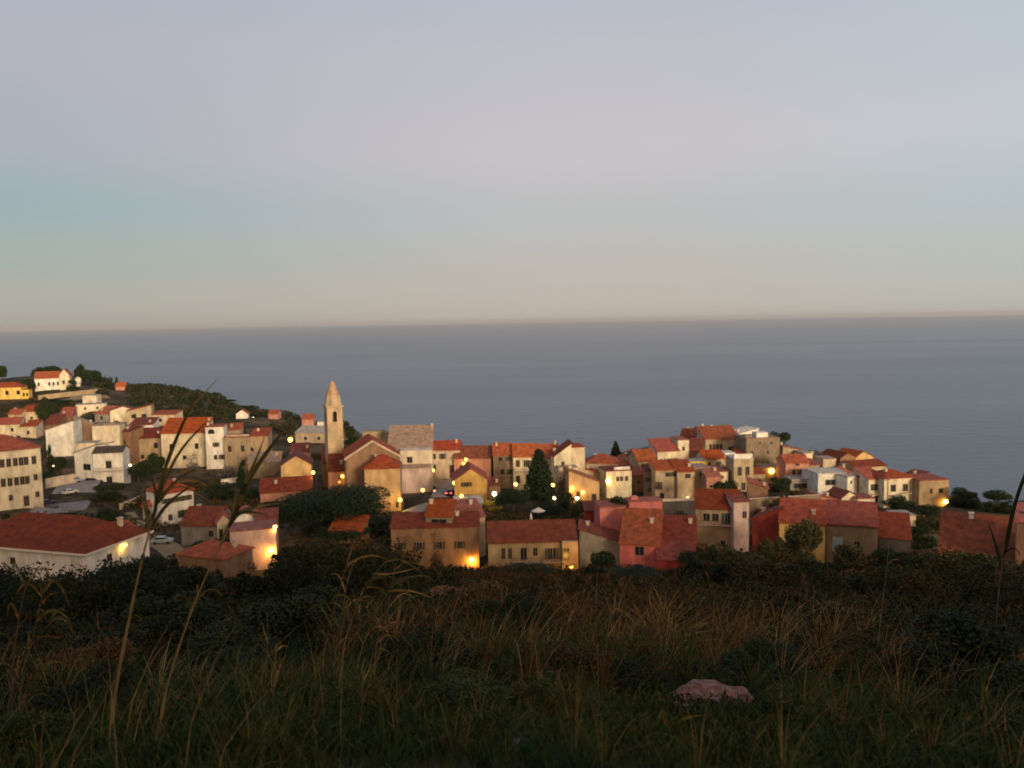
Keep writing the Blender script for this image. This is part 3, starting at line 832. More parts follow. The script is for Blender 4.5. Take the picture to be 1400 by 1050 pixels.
# the ground falls to the sea beyond the ridge
for px in range(500, 1500, 50):
    for d, z in ((380, -92), (450, -130), (560, -190), (700, -262)):
        X = (px - 700) / F * d
        EXTRA.append((X, d, z - (0 if px < 1200 else 8)))
for px in range(1250, 1500, 50):
    EXTRA.append(((px - 700) / F * 310, 310, -80))
for px in range(-300, 500, 60):
    t = max(0, min(1, (px + 100) / 600))
    for d, z in ((700, -75 - 60 * t), (800, -130 - 60 * t), (950, -270)):
        EXTRA.append(((px - 700) / F * d, d, z))
for X, Y, z in ((-330, 300, -22), (-420, 450, 0), (-300, 200, -38), (-250, 140, -44), (230, 150, -62), (300, 200, -105), (330, 120, -85), (400, 250, -140), (-520, 600, -30),
                (240, 230, -95), (280, 300, -130), (150, 262, -68), (170, 255, -72), (190, 250, -76), (150, 285, -80), (190, 290, -95)):
    EXTRA.append((X, Y, z))
CP = np.array(GROUND + EXTRA)
SR = np.array([0, 3, 6, 10, 20, 40, 70, 100, 130, 150, 180])
SZ = np.array([-1.62, -1.78, -2.85, -4.3, -7.4, -13.6, -22.6, -32.2, -42.2, -48.2, -52.0])


def terrain_z(x, y):
    x = np.asarray(x, float)
    y = np.asarray(y, float)
    shp = x.shape
    x, y = x.ravel(), y.ravel()
    out = np.empty_like(x)
    for i in range(0, len(x), 4000):
        xx, yy = x[i:i + 4000, None], y[i:i + 4000, None]
        r2 = (xx - CP[None, :, 0]) ** 2 + (yy - CP[None, :, 1]) ** 2
        w = 1 / (r2 + 9.0) ** 2
        out[i:i + 4000] = (w * CP[None, :, 2]).sum(1) / w.sum(1)
    yf = np.maximum(y, 0)
    r = np.hypot(x * .9, yf)
    zs = np.interp(r, SR, SZ)
    zs = zs + .10 * np.sin(x * 1.3 + 1) * np.sin(y * 1.1) * np.clip(r / 8, 0, 1) + .5 * np.sin(x * .13 + 2) * np.sin(y * .17 + .5) * np.clip(r / 40, 0, 1)
    t = np.clip((-y - 2.5) / 26, 0, 1)          # unseen bank added behind the viewpoint to shade the slope and front houses
    t = t * t * (3 - 2 * t)
    zs = zs * (1 - t) + t * (13.5 - .10 * np.abs(x) + np.minimum(np.abs(y), 200) * .03)
    b = np.clip((y - 112) / 34, 0, 1)
    b = b * b * (3 - 2 * b)
    z = zs * (1 - b) + out * b
    return z.reshape(shp)


def tz1(x, y):
    return float(terrain_z(np.array([x]), np.array([y]))[0])


def G(px, py):
    """distance at which the line of sight through a pixel meets the near slope"""
    ds = np.geomspace(2, 140, 900)
    v = P(px, py, 1.0)
    k = np.nonzero(v.z * ds < terrain_z(v.x * ds, ds))[0]
    return float(ds[k[0]]) if len(k) else 120.0


def ground_mesh():
    ang = np.concatenate([np.linspace(-180, -62, 30)[:-1], np.linspace(-62, 62, 320), np.linspace(62, 180, 30)[1:]])
    rad = np.concatenate([[.4], np.geomspace(1.0, 1000, 190)])
    A, Rr = np.meshgrid(np.radians(ang), rad)
    X = np.sin(A) * Rr
    Y = np.cos(A) * Rr
    Z = terrain_z(X, Y)
    nr, na = X.shape
    V = np.stack([X, Y, Z], -1).reshape(-1, 3)
    fs = []
    for i in range(nr - 1):
        for j in range(na - 1):
            a = i * na + j
            fs.append((a, a + 1, a + na + 1, a + na))
    me = bpy.data.meshes.new('terrain')
    me.from_pydata(V.tolist(), [], fs)
    me.polygons.foreach_set('use_smooth', [True] * len(fs))
    return me


gm = bpy.data.materials.new('hillside_ground')
gm.use_nodes = True
nt = gm.node_tree
gb = nt.nodes['Principled BSDF']
gb.inputs['Roughness'].default_value = .95
gb.inputs['Specular IOR Level'].default_value = .1
tc = nt.nodes.new('ShaderNodeTexCoord')


def nz(sc, det=8):
    n = nt.nodes.new('ShaderNodeTexNoise')
    n.inputs['Scale'].default_value = sc
    n.inputs['Detail'].default_value = det
    n.inputs['Roughness'].default_value = .7
    nt.links.new(tc.outputs['Object'], n.inputs['Vector'])
    return n


def ramp(n, pts):
    r = nt.nodes.new('ShaderNodeValToRGB')
    e = r.color_ramp.elements
    e[0].position, e[0].color = pts[0][0], (*pts[0][1], 1)
    e[1].position, e[1].color = pts[1][0], (*pts[1][1], 1)
    for p, c in pts[2:]:
        q = e.new(p)
        q.color = (*c, 1)
    nt.links.new(n.outputs['Fac'], r.inputs[0])
    return r


r1 = ramp(nz(.045), [(.38, (.026, .030, .014)), (.50, (.062, .052, .030)), (.60, (.15, .115, .072))])
r2 = ramp(nz(.6), [(.35, (.35, .33, .30)), (.65, (1.25, 1.2, 1.1))])
mxn = nt.nodes.new('ShaderNodeMix')
mxn.data_type = 'RGBA'
mxn.blend_type = 'MULTIPLY'
mxn.inputs['Factor'].default_value = 1
nt.links.new(r1.outputs[0], mxn.inputs[6])
nt.links.new(r2.outputs[0], mxn.inputs[7])
nt.links.new(mxn.outputs[2], gb.inputs['Base Color'])
gme = ground_mesh()
gme.materials.append(gm)
tag(link('terrain', gme), 'dark overgrown hillside sloping from the viewpoint down to the village', kind='structure')

# ------------------------------------------------------------------ roads, draped on the ground
M_ASPH = mat('asphalt', (.27, .245, .215), .9, .25, .5, .3, 6)
M_FIELD = mat('dry_field', (.30, .22, .125), .95, .3, .12, .4, .8, col2=(.15, .12, .06))


def strip(name, pts, w, m, lift=.12, label=None):
    P3 = [Vector(P(*p)) for p in pts]
    q = []
    for i in range(len(P3) - 1):
        n = max(2, int((P3[i + 1] - P3[i]).length / 1.5))
        q += [P3[i].lerp(P3[i + 1], k / n) for k in range(n)]
    q.append(P3[-1])
    vs = []
    ns = 5
    for i, p in enumerate(q):
        t = q[min(i + 1, len(q) - 1)] - q[max(i - 1, 0)]
        nrm = Vector((t.y, -t.x, 0)).normalized()
        for k in range(ns):
            s = p + nrm * w * (k / (ns - 1) - .5)
            vs.append(s)
    zz = terrain_z(np.array([v.x for v in vs]), np.array([v.y for v in vs]))
    me = bpy.data.meshes.new(name)
    fs = [(i * ns + k, i * ns + k + 1, (i + 1) * ns + k + 1, (i + 1) * ns + k) for i in range(len(q) - 1) for k in range(ns - 1)]
    me.from_pydata([(v.x, v.y, float(z) + lift) for v, z in zip(vs, zz)], [], fs)
    me.materials.append(m)
    return tag(link(name, me), label, kind='structure')


strip('road', [(70, 705, 200), (90, 688, 222), (110, 668, 245), (118, 655, 258)], 11, M_ASPH, label='grey road with parked cars beside the tall school building')
strip('road', [(560, 700, 200), (600, 690, 207), (608, 672, 226), (606, 655, 250)], 6.5, M_ASPH, label='grey street running down beside the church wall')
strip('path', [(170, 700, 214), (215, 742, 168), (245, 752, 158)], 5, M_FIELD, label='narrow lane below the white house behind the canes')
strip('field', [(50, 543, 425), (100, 540, 430), (140, 536, 440)], 26, M_FIELD, .15, label='tan dry terraced field under the white hilltop villa')

# ------------------------------------------------------------------ sea
sm = bpy.data.materials.new('sea_water')
sm.use_nodes = True
nt = sm.node_tree
sb = nt.nodes['Principled BSDF']
sb.inputs['Base Color'].default_value = (.088, .128, .172, 1)
sb.inputs['Roughness'].default_value = .28
sb.inputs['IOR'].default_value = 1.33
sb.inputs['Specular IOR Level'].default_value = .5
tc = nt.nodes.new('ShaderNodeTexCoord')
mp = nt.nodes.new('ShaderNodeMapping')
mp.inputs['Scale'].default_value = (.6, 1.6, 1)
nt.links.new(tc.outputs['Object'], mp.inputs[0])
n1 = nt.nodes.new('ShaderNodeTexNoise')
n1.inputs['Scale'].default_value = .02
n1.inputs['Detail'].default_value = 9
n1.inputs['Roughness'].default_value = .68
nt.links.new(mp.outputs[0], n1.inputs['Vector'])
bp = nt.nodes.new('ShaderNodeBump')
bp.inputs['Strength'].default_value = 1.0
bp.inputs['Distance'].default_value = 9.0
nt.links.new(n1.outputs['Fac'], bp.inputs['Height'])
nt.links.new(bp.outputs[0], sb.inputs['Normal'])
mp2 = nt.nodes.new('ShaderNodeMapping')
mp2.inputs['Scale'].default_value = (.00025, .0011, 1)
nt.links.new(tc.outputs['Object'], mp2.inputs[0])
n2 = nt.nodes.new('ShaderNodeTexNoise')
n2.inputs['Scale'].default_value = 1
n2.inputs['Detail'].default_value = 6
nt.links.new(mp2.outputs[0], n2.inputs['Vector'])
mr = nt.nodes.new('ShaderNodeMapRange')
mr.inputs['From Min'].default_value = .35
mr.inputs['From Max'].default_value = .68
mr.inputs['To Min'].default_value = .29
mr.inputs['To Max'].default_value = .35
nt.links.new(n2.outputs['Fac'], mr.inputs['Value'])
nt.links.new(mr.outputs[0], sb.inputs['Roughness'])
sv = MB()
rs = [200, 1500, 8000, 30000, 90000]
na = 96
for j, r_ in enumerate(rs):
    for i in range(na):
        a = 2 * math.pi * i / na
        sv.v.append(Vector((r_ * math.sin(a), r_ * math.cos(a), -262)))
for j in range(len(rs) - 1):
    for i in range(na):
        i2 = (i + 1) % na
        sv.f.append([j * na + i2, j * na + i, (j + 1) * na + i, (j + 1) * na + i2])
tag(sv.build('sea', sm), 'calm grey blue evening sea reaching to the horizon', kind='structure')
# ------------------------------------------------------------------ foliage
def leafmat(name, cols, rough=.8):
    """leaf colours by a per leaf random tint and world scale noise"""
    m = bpy.data.materials.new(name)
    m.use_nodes = True
    nt = m.node_tree
    b = nt.nodes['Principled BSDF']
    b.inputs['Roughness'].default_value = rough
    b.inputs['Specular IOR Level'].default_value = .15
    at = nt.nodes.new('ShaderNodeAttribute')
    at.attribute_name = 'tint'
    rp = nt.nodes.new('ShaderNodeValToRGB')
    e = rp.color_ramp.elements
    n = len(cols)
    e[0].position, e[0].color = 0, (*cols[0], 1)
    e[1].position, e[1].color = 1, (*cols[-1], 1)
    for i in range(1, n - 1):
        q = e.new(i / (n - 1))
        q.color = (*cols[i], 1)
    nt.links.new(at.outputs['Fac'], rp.inputs[0])
    nt.links.new(rp.outputs[0], b.inputs['Base Color'])
    MATS[name] = m
    return m


L_DARK = leafmat('leaf_dark', [(.012, .020, .008), (.022, .034, .012), (.040, .052, .018)])
L_PINE = leafmat('leaf_pine', [(.010, .020, .010), (.018, .032, .014), (.030, .044, .018)])
L_OLIVE = leafmat('leaf_olive', [(.040, .044, .018), (.070, .066, .028), (.105, .085, .038)])
L_BROWN = leafmat('leaf_dry', [(.046, .022, .008), (.115, .056, .019), (.24, .135, .050)])
L_GRASS = leafmat('leaf_grass', [(.010, .028, .006), (.024, .048, .010), (.056, .068, .016), (.14, .095, .030)])
L_WOOD = leafmat('leaf_wood', [(.010, .018, .008), (.018, .027, .012), (.032, .036, .017), (.060, .046, .026)])
L_UNDER = leafmat('leaf_undergrowth', [(.008, .017, .005), (.024, .030, .008), (.062, .042, .012), (.125, .060, .018)])
L_STRAW = leafmat('leaf_straw', [(.11, .070, .022), (.22, .15, .055), (.36, .26, .11)])
L_YELLOW = leafmat('leaf_yellow', [(.16, .12, .02), (.28, .20, .03), (.36, .26, .05)])
L_REED = leafmat('leaf_reed', [(.042, .048, .014), (.10, .088, .028), (.20, .145, .060)])
L_GREY = leafmat('leaf_greybush', [(.07, .062, .055), (.11, .095, .085), (.15, .13, .11)])
M_BARK = mat('bark', (.085, .06, .04), .95, .3, 2, .4, 8)
M_CANE = mat('cane_stem', (.31, .215, .09), .6, .3, 3)
M_DRYSTEM = mat('dry_stem', (.17, .125, .06), .7, .3, 3)
M_TWIG = mat('twig', (.12, .085, .055), .9, .3, 3)


def rand_dirs(n):
    v = rng.normal(size=(n, 3))
    return v / np.linalg.norm(v, axis=1, keepdims=True)


def leaf_quads(cen, size, aspect=1.7, up=0.0, dirs=None):
    """cen (N,3), size (N,) -> quads with random orientation; up pulls the long axis upright"""
    n = len(cen)
    a = rand_dirs(n) if dirs is None else dirs
    a = a + np.array([0, 0, up])
    a /= np.linalg.norm(a, axis=1, keepdims=True)
    b = np.cross(a, rand_dirs(n))
    b /= np.linalg.norm(b, axis=1, keepdims=True) + 1e-9
    l = size[:, None] * aspect * .5
    w = size[:, None] * .5
    return np.stack([cen - a * l, cen + b * w, cen + a * l, cen - b * w], 1)


def crown_cloud(lobes, per, leaf, shell=.55, up=0.0, aspect=1.7):
    """lobes: list of (centre, radii) -> quads, tint; leaves fill the outer part of each lobe"""
    Q, T = [], []
    for c, r in lobes:
        d = rand_dirs(per)
        rad = shell + (1.06 - shell) * rng.random(per) ** .6
        rad *= 1 + .16 * np.sin(d[:, 0] * 9 + c[0] * 5) * np.sin(d[:, 1] * 8 + c[1]) * np.cos(d[:, 2] * 7)
        p = np.array(c) + d * rad[:, None] * np.array(r)
        s = leaf * (.6 + .8 * rng.random(per))
        Q.append(leaf_quads(p, s, aspect, up))
        base = rng.random()
        T.append(np.clip(base * .6 + .55 * rng.random(per) - .05, 0, 1))
    return np.concatenate(Q), np.concatenate(T)


def broad_lobes(n, seed, w=.5, h=.32, zc=.66):
    r_ = np.random.default_rng(seed)
    out = []
    for i in range(n):
        a = r_.random() * 6.283
        q = math.sqrt(r_.random()) * w * .72
        z = zc + (r_.random() - .45) * h * 1.2 - q * .25
        s = w * (.30 + .22 * r_.random())
        out.append(((q * math.cos(a), q * math.sin(a), z), (s, s, s * (.62 + .3 * r_.random()))))
    return out


def trunk_mesh(name, h=.5, r=.045, limbs=5, seed=1, lean=.05):
    r_ = np.random.default_rng(seed)
    mb = MB()
    top = (lean, lean * .4, h)
    mb.tube([(0, 0, -.12), (0, 0, .02), (lean * .4, .01, h * .5), top], [r * 1.35, r, r * .8, r * .6], 7)
    for i in range(limbs):
        a = 6.283 * i / limbs + r_.random()
        q = .16 + .16 * r_.random()
        mb.tube([(lean * .5, 0, h * (.55 + .08 * i / limbs)), (q * .5 * math.cos(a), q * .5 * math.sin(a), h + .06), (q * math.cos(a), q * math.sin(a), h + .2 + .1 * r_.random())],
                [r * .5, r * .36, r * .12], 5)
    return mb.mesh(name, M_BARK, True)


# prototypes of unit height: (trunk mesh, crown mesh)
PROTO = {}
for i in range(3):
    Q, T = crown_cloud(broad_lobes(15, 20 + i), 700, .034)
    PROTO['broad', i] = (trunk_mesh('trunk', .5, .04, 5, i), quads_mesh('crown', Q, L_DARK, T))
    Q, T = crown_cloud(broad_lobes(13, 40 + i, .52, .4, .55), 700, .03)
    PROTO['olive', i] = (trunk_mesh('trunk', .4, .035, 5, i + 5), quads_mesh('crown', Q, L_OLIVE, T))
    Q, T = crown_cloud(broad_lobes(13, 60 + i, .55, .20, .80), 330, .05)
    PROTO['pine', i] = (trunk_mesh('trunk', .72, .03, 6, i + 9), quads_mesh('crown', Q, L_PINE, T))
    Q, T = crown_cloud(broad_lobes(14, 80 + i, .5, .62, .45), 520, .032)
    Qd, Td = crown_cloud(broad_lobes(30, 150 + i, .52, .26, .68), 900, .018)
    PROTO['dome', i] = (trunk_mesh('trunk', .5, .03, 6, i), quads_mesh('crown', Qd, L_PINE, Td))
    Q2, T2 = crown_cloud(broad_lobes(16, 120 + i, .5, .62, .45), 900, .021)
    PROTO['thickbush', i] = (trunk_mesh('stem', .3, .02, 6, i + 13), quads_mesh('foliage', Q2, L_DARK, T2))
    PROTO['bush', i] = (trunk_mesh('stem', .3, .02, 6, i + 13), quads_mesh('foliage', Q, L_DARK, T))
    Q, T = crown_cloud(broad_lobes(14, 90 + i, .5, .62, .45), 200, .045)
    PROTO['oliveshrub', i] = (trunk_mesh('stem', .3, .02, 6, i + 13), quads_mesh('foliage', Q, L_OLIVE, T))
    Q, T = crown_cloud(broad_lobes(12, 95 + i, .5, .62, .5), 110, .035, .2)
    PROTO['greyshrub', i] = (trunk_mesh('stem', .45, .02, 9, i + 17), quads_mesh('foliage', Q, L_GREY, T))
lob = []
for k in range(26):
    z = .06 + .9 * k / 26
    rr_ = .14 * (1 - (k / 26) ** 1.6) + .015
    a = k * 2.4
    lob.append(((rr_ * .45 * math.cos(a), rr_ * .45 * math.sin(a), z), (rr_, rr_, .075)))
Q, T = crown_cloud(lob, 170, .035, .4, .8)
PROTO['cypress', 0] = (MB().tube([(0, 0, -.1), (0, 0, .5)], [.03, .012], 6).mesh('trunk', M_BARK), quads_mesh('crown', Q, L_PINE, T))
lob = []
for k in range(34):
    z = .08 + .86 * k / 34
    rr_ = .36 * (1 - z) ** .75 + .03
    a = k * 2.4
    q = rr_ * .5
    lob.append(((q * math.cos(a), q * math.sin(a), z), (rr_ * .72, rr_ * .72, .085)))
Q, T = crown_cloud(lob, 190, .035, .4)
PROTO['conifer', 0] = (MB().tube([(0, 0, -.1), (0, 0, .7)], [.035, .01], 6).mesh('trunk', M_BARK), quads_mesh('crown', Q, L_PINE, T))
PN = {'dome': ('tree', 'trunk', 'crown'), 'thickbush': ('bush', 'stem', 'foliage'), 'broad': ('tree', 'trunk', 'crown'), 'olive': ('olive_tree', 'trunk', 'crown'), 'pine': ('pine_tree', 'trunk', 'crown'), 'bush': ('bush', 'stem', 'foliage'),
      'oliveshrub': ('shrub', 'stem', 'foliage'), 'greyshrub': ('bare_shrub', 'stem', 'foliage'), 'cypress': ('cypress_tree', 'trunk', 'crown'), 'conifer': ('conifer_tree', 'trunk', 'crown')}
CATN = {'bush': 'bush', 'thickbush': 'bush', 'oliveshrub': 'shrub', 'greyshrub': 'shrub'}
LEAFM = {}


def plant(kind, label, px, ptop, pbase, wpx, d, group=None, crown=None, ground=False):
    """a tree or bush whose picture spans ptop..pbase and is wpx wide, d metres ahead, rooted in the ground"""
    if d is None:
        d = G(px, pbase)
    a = P(px, ptop, d)
    b = P(px, pbase, d)
    z0 = tz1(b.x, b.y)
    if ground or b.z < z0:
        b.z = z0
    h = a.z - min(b.z, z0)
    b.z = min(b.z, z0)
    w = wpx / F * d
    var = random.randrange(3)
    pr = PROTO.get((kind, var)) or PROTO[kind, 0]
    wd = {'cypress': .30, 'conifer': .68}.get(kind, 1.02)
    nm = PN[kind]
    o = empty(nm[0], label, CATN.get(kind, 'tree'), tuple(b), random.random() * 6.28, group)
    o.scale = (w / wd, w / wd, h / (.96 if kind in ('cypress', 'conifer') else 1.0))
    link(nm[1], pr[0], o)
    c = link(nm[2], pr[1], o)
    if crown:
        k = (pr[1].name, crown.name)
        if k not in LEAFM:
            LEAFM[k] = pr[1].copy()
            LEAFM[k].materials[0] = crown
        c.data = LEAFM[k]
    return o


# hill top
plant('broad', 'dark round tree alone on the skyline at the edge of the hill', 3, 500, 524, 16, 500)
plant('pine', 'flat topped pine just behind the white villa roof', 56, 503, 528, 24, 500)
plant('pine', 'second pine standing taller behind the white villa ridge', 74, 500, 528, 20, 505)
plant('broad', 'dark leafy tree between the yellow house and the white villa', 40, 518, 546, 18, 448)
plant('broad', 'tall dark pine clump on the skyline beside the white water tank', 112, 499, 531, 20, 480)
plant('pine', 'leaning umbrella pine beside the tall dark clump on the skyline', 127, 506, 531, 18, 480)
plant('bush', 'dark bush hugging the gabled end of the white villa', 98, 518, 536, 14, 452)
plant('bush', 'low dark bush between white water tank and terraced field', 103, 528, 538, 14, 450)
plant('broad', 'round dark tree above the dark red cottage on the hill', 64, 544, 584, 26, 362)
plant('bush', 'dark hedge like bush above the long low cream building', 92, 546, 558, 28, 398)
plant('bush', 'small round bush between yellow house and round dark tree', 42, 543, 552, 9, 420)
plant('cypress', 'thin dark tree rising above the small pink house on the crest', 160, 515, 532, 5, 490)
plant('bush', 'dark thicket on the crest beside the small pink house', 146, 521, 534, 18, 485)
plant('broad', 'spreading dark tree on the crest past the small pink house', 188, 527, 540, 22, 500)
plant('broad', 'wide dark tree at the highest bend of the wooded crest', 240, 533, 548, 26, 510)
plant('broad', 'dark round crowned tree where the wooded crest turns downhill', 268, 538, 554, 22, 520)
plant('broad', 'round wood edge tree on the farther headland skyline', 312, 546, 570, 24, 540)
plant('broad', 'low spreading tree on the farther headland beside the white distant house', 343, 554, 574, 22, 540)
plant('broad', 'last low tree of the farther headland above the pale pink house', 362, 560, 578, 18, 540)
plant('broad', 'small dark tree beside the bright pink distant house', 408, 567, 584, 10, 545)
plant('bush', 'dark bushy tree behind the bell tower facing the sea', 482, 584, 606, 20, 330)
# left village
plant('bush', 'dark leafy hedge clump below the plain white wall', 78, 622, 652, 34, 262)
plant('bush', 'ivy covered corner bush beside the white house and school', 70, 606, 640, 10, 285)
plant('broad', 'deep green garden tree beside the tan stepped house', 212, 620, 668, 32, 262)
plant('broad', 'dense green tree below the tan stepped house beside the white lamp', 190, 632, 674, 26, 255)
plant('bush', 'green hedge mound in front of the white balcony house', 146, 662, 692, 46, 232)
plant('bush', 'small leafy bush under the balcony of the white house', 124, 654, 672, 16, 250)
plant('bush', 'dark shrubbery on the bank above the large villa roof', 150, 692, 712, 50, 190)
plant('bush', 'dark bush at the outer end of the large villa roof', 12, 698, 716, 28, 172)
plant('greyshrub', 'leafless greyish shrubs in front of the white arched house', 262, 622, 654, 34, 268)
plant('greyshrub', 'leafless pinkish shrub below the tan terrace house', 318, 632, 656, 40, 258)
plant('cypress', 'slim black cypress in front of the tan terrace house', 331, 634, 676, 11, 240)
plant('bush', 'dark hedge behind the grey walled house and canes', 300, 662, 690, 50, 228)
plant('bush', 'dark bushes below the brown farm wall', 352, 668, 694, 36, 222)
plant('oliveshrub', 'green slope bush beside the orange gabled house', 368, 650, 672, 26, 240)
plant('bush', 'shrubs at the foot of the grey walled house', 285, 738, 760, 60, 160)
plant('bush', 'dark garden bush beside the lane between villa roof and canes', 185, 735, 765, 34, 160)
# centre
plant('dome', 'huge dome shaped dark tree in front of the church houses', 462, 664, 735, 142, 182)
plant('thickbush', 'broad dark bush filling the ground under the dome shaped tree', 478, 694, 748, 140, 176)
plant('dome', 'dark lower tree mass beside the lamplit peach house', 402, 680, 740, 70, 176)
plant('conifer', 'big black conifer in front of the row of red roofs', 738, 616, 692, 40, 226)
plant('bush', 'dark garden shrubs at the foot of the big black conifer', 762, 668, 716, 48, 208)
plant('dome', 'dark garden tree between the yellow gable and the conifer', 702, 668, 716, 52, 205)
plant('dome', 'lower dark garden tree behind the long terrace roof', 748, 690, 722, 44, 198)
plant('bush', 'yellow flowering bush glowing under the white street lamp', 675, 683, 706, 26, 206, crown=L_YELLOW)
plant('cypress', 'small cypress standing between red roofs against the sea', 842, 604, 640, 13, 290)
plant('bush', 'dark bush growing on top of the flat pink block', 843, 676, 698, 34, 176)
plant('oliveshrub', 'greenish shrub beside the cluster of bright lamps', 795, 684, 716, 34, 200)
plant('greyshrub', 'bare brown tree in front of the stepped cream house', 765, 640, 676, 30, 228)
plant('bush', 'dark bush behind the ragged crest houses facing the sea', 1069, 588, 628, 34, 290)
plant('bush', 'black shrub above the loggia house roof', 992, 656, 678, 44, 214)
plant('bush', 'dark garden under the strong orange street lamp', 1064, 652, 676, 32, 244)
plant('bush', 'hedge below the wide cream house with balcony doors', 1228, 678, 706, 44, 215)
plant('bush', 'dark hedge below the square tan house', 1262, 690, 716, 44, 208)
plant('bush', 'dark rounded bush against the sea beside the last corner lamp', 1318, 665, 708, 50, 222)
plant('bush', 'dark sprawling bush against the sea beyond the white roof chimney', 1366, 672, 718, 58, 212)
plant('bush', 'dark bush at the edge of the frame beyond the tall cane', 1402, 684, 718, 30, 212)
plant('bush', 'shaded bush between the maroon cottage and the big rust roof', 1262, 715, 775, 40, 165)
plant('olive', 'olive tree in front of the ochre house', 1098, 702, 768, 62, 150)
plant('olive', 'smaller olive tree at the corner of the ochre house', 1052, 724, 775, 42, 150)
plant('bush', 'dark bush below the loggia house tan wall', 975, 745, 790, 70, 146)
plant('bush', 'bush in front of the grey brown cottage', 822, 752, 795, 56, 150)
plant('oliveshrub', 'bushy grey green shrub climbing the stone house wall', 1165, 738, 788, 50, 148)
plant('oliveshrub', 'olive coloured shrub under the big rust roof', 1335, 752, 810, 80, 112)
plant('bush', 'dark pointed shrub below the maroon cottage', 1225, 752, 795, 60, 140)
# brown wall bare trees
for i, (px_, pt, w_) in enumerate(((562, 732, 34), (600, 726, 34), (545, 740, 22))):
    plant('greyshrub', ['leafless tree against the long brown building near its corner', 'leafless tree against the lamplit middle of the long brown building', 'thin bare tree beside the long brown building'][i],
          px_, pt, 785, w_, 156, crown=L_BROWN)

# the wooded slope: one mass
NW = 900
u_ = rng.random(NW)
v_ = rng.random(NW)
pxs = 130 + 350 * u_
cr = np.interp(pxs, [130, 200, 240, 280, 330, 380, 430, 480], [535, 538, 543, 548, 554, 566, 584, 594])
lo = np.interp(pxs, [130, 190, 240, 280, 330, 380, 430, 480], [556, 560, 575, 580, 592, 602, 606, 606])
ds = 540 - 170 * v_
pys = cr + (lo - cr) * v_
okw = np.ones(NW, bool)
for hx, hy in ((331, 573), (373, 573), (421, 583), (438, 583), (346, 580), (164, 534)):
    okw &= ~((np.abs(pxs - hx) < 15) & (pys > hy - 4) & (pys < hy + 22))
okw &= rng.random(NW) < np.where(pys > cr + 12, .55, 1)
pxs, pys, ds = pxs[okw], pys[okw], ds[okw]
cen = np.array([P(a, b, c) for a, b, c in zip(pxs, pys, ds)])
cen[:, 2] = terrain_z(cen[:, 0], cen[:, 1])
lobes = []
QS, TS = [], []
for c in cen:
    s = 1.5 + 1.7 * rng.random()
    for k in range(3):
        off = rng.normal(size=3) * s * np.array([.5, .5, .25])
        q, t = crown_cloud([((c[0] + off[0], c[1] + off[1], c[2] + s * .45 + off[2] * .7), (s * .7, s * .7, s * .6))], 60, .75)
        QS.append(q)
        TS.append(t)
tag(link('hillside_woods', quads_mesh('hillside_woods', np.concatenate(QS), L_WOOD, np.concatenate(TS))), 'dark wooded slope falling from the hill crest towards the sea', 'woods', kind='stuff')

# scrub between the houses
QS, TS = [], []
for px_, py_, d_, n_ in [(100, 560, 395, 12), (20, 560, 400, 12), (150, 585, 340, 10), (300, 600, 330, 16), (390, 612, 300, 18), (430, 625, 280, 12), (140, 712, 188, 22), (190, 720, 185, 18), (60, 715, 178, 14),
                         (330, 690, 212, 20), (370, 700, 200, 14), (440, 700, 196, 14), (520, 735, 172, 14), (640, 712, 190, 14), (700, 715, 190, 26), (780, 715, 186, 14), (830, 735, 170, 12),
                         (930, 705, 184, 10), (1040, 680, 215, 16), (1080, 690, 205, 10), (1210, 705, 200, 16), (1260, 725, 180, 22), (1300, 735, 178, 12), (1020, 765, 156, 20), (870, 640, 288, 12), (980, 690, 200, 10),
                         (770, 660, 250, 10), (1110, 665, 236, 8), (270, 660, 245, 18), (200, 690, 225, 18), (280, 755, 156, 16), (1200, 775, 148, 18), (1290, 780, 140, 16)]:
    b = P(px_, py_, d_)
    for k in range(n_ * 2):
        x = b.x + rng.normal() * 6
        y = b.y + rng.normal() * 6
        s = .8 + rng.random() * 1.1
        q, t = crown_cloud([((x, y, tz1(x, y) + s * .4), (s, s, s * .8))], 90, .32)
        QS.append(q)
        TS.append(t)
tag(link('village_scrub', quads_mesh('village_scrub', np.concatenate(QS), L_UNDER, np.concatenate(TS))), 'low dark scrub filling the gaps between the village houses', 'scrub', kind='stuff')

# ------------------------------------------------------------------ the thicket on the near slope
NCL = 6800
lr = np.exp(rng.uniform(math.log(3.6), math.log(150), NCL))
azd = rng.uniform(-40, 40, NCL)
az = np.radians(azd)
xs, ys = lr * np.sin(az), lr * np.cos(az)
keep = ys < 143
xs, ys, lr, azd = xs[keep], ys[keep], lr[keep], azd[keep]
zs = terrain_z(xs, ys)
n = len(xs)
rust = np.exp(-((azd - 3) / 11) ** 2)                    # the dead, rust brown middle of the slope
kind = 1.0 * rust - .78 + .8 * np.sin(xs * .43 + 1.7) * np.cos(ys * .31 + xs * .05) + .55 * rng.normal(size=n)
dry = (kind > .18) & (lr > 7 + rng.random(n) * 3)
rkd, rka = G(971, 966), 13.6
near_rock = (np.abs(azd - rka) < 5.5) & (lr > rkd - 2.2) & (lr < rkd + .5)
big = np.sin(xs * .21 + 4) * np.sin(ys * .16 + .6)
rad = .22 + .014 * lr + .30 * rng.random(n) * np.clip(lr / 12, .3, 1)
hgt = (.12 + .030 * np.minimum(lr, 34)) * (.45 + .55 * rng.random(n)) * (1 + .55 * big)
hgt = np.where(near_rock, .05, hgt)
per = 90
ci = np.repeat(np.arange(n), per)
d = rand_dirs(len(ci))
d[:, 2] = np.abs(d[:, 2])
q = rng.random(len(ci)) ** .45
pc = np.stack([xs[ci] + d[:, 0] * q * rad[ci], ys[ci] + d[:, 1] * q * rad[ci], zs[ci] + d[:, 2] * q * hgt[ci]], 1)
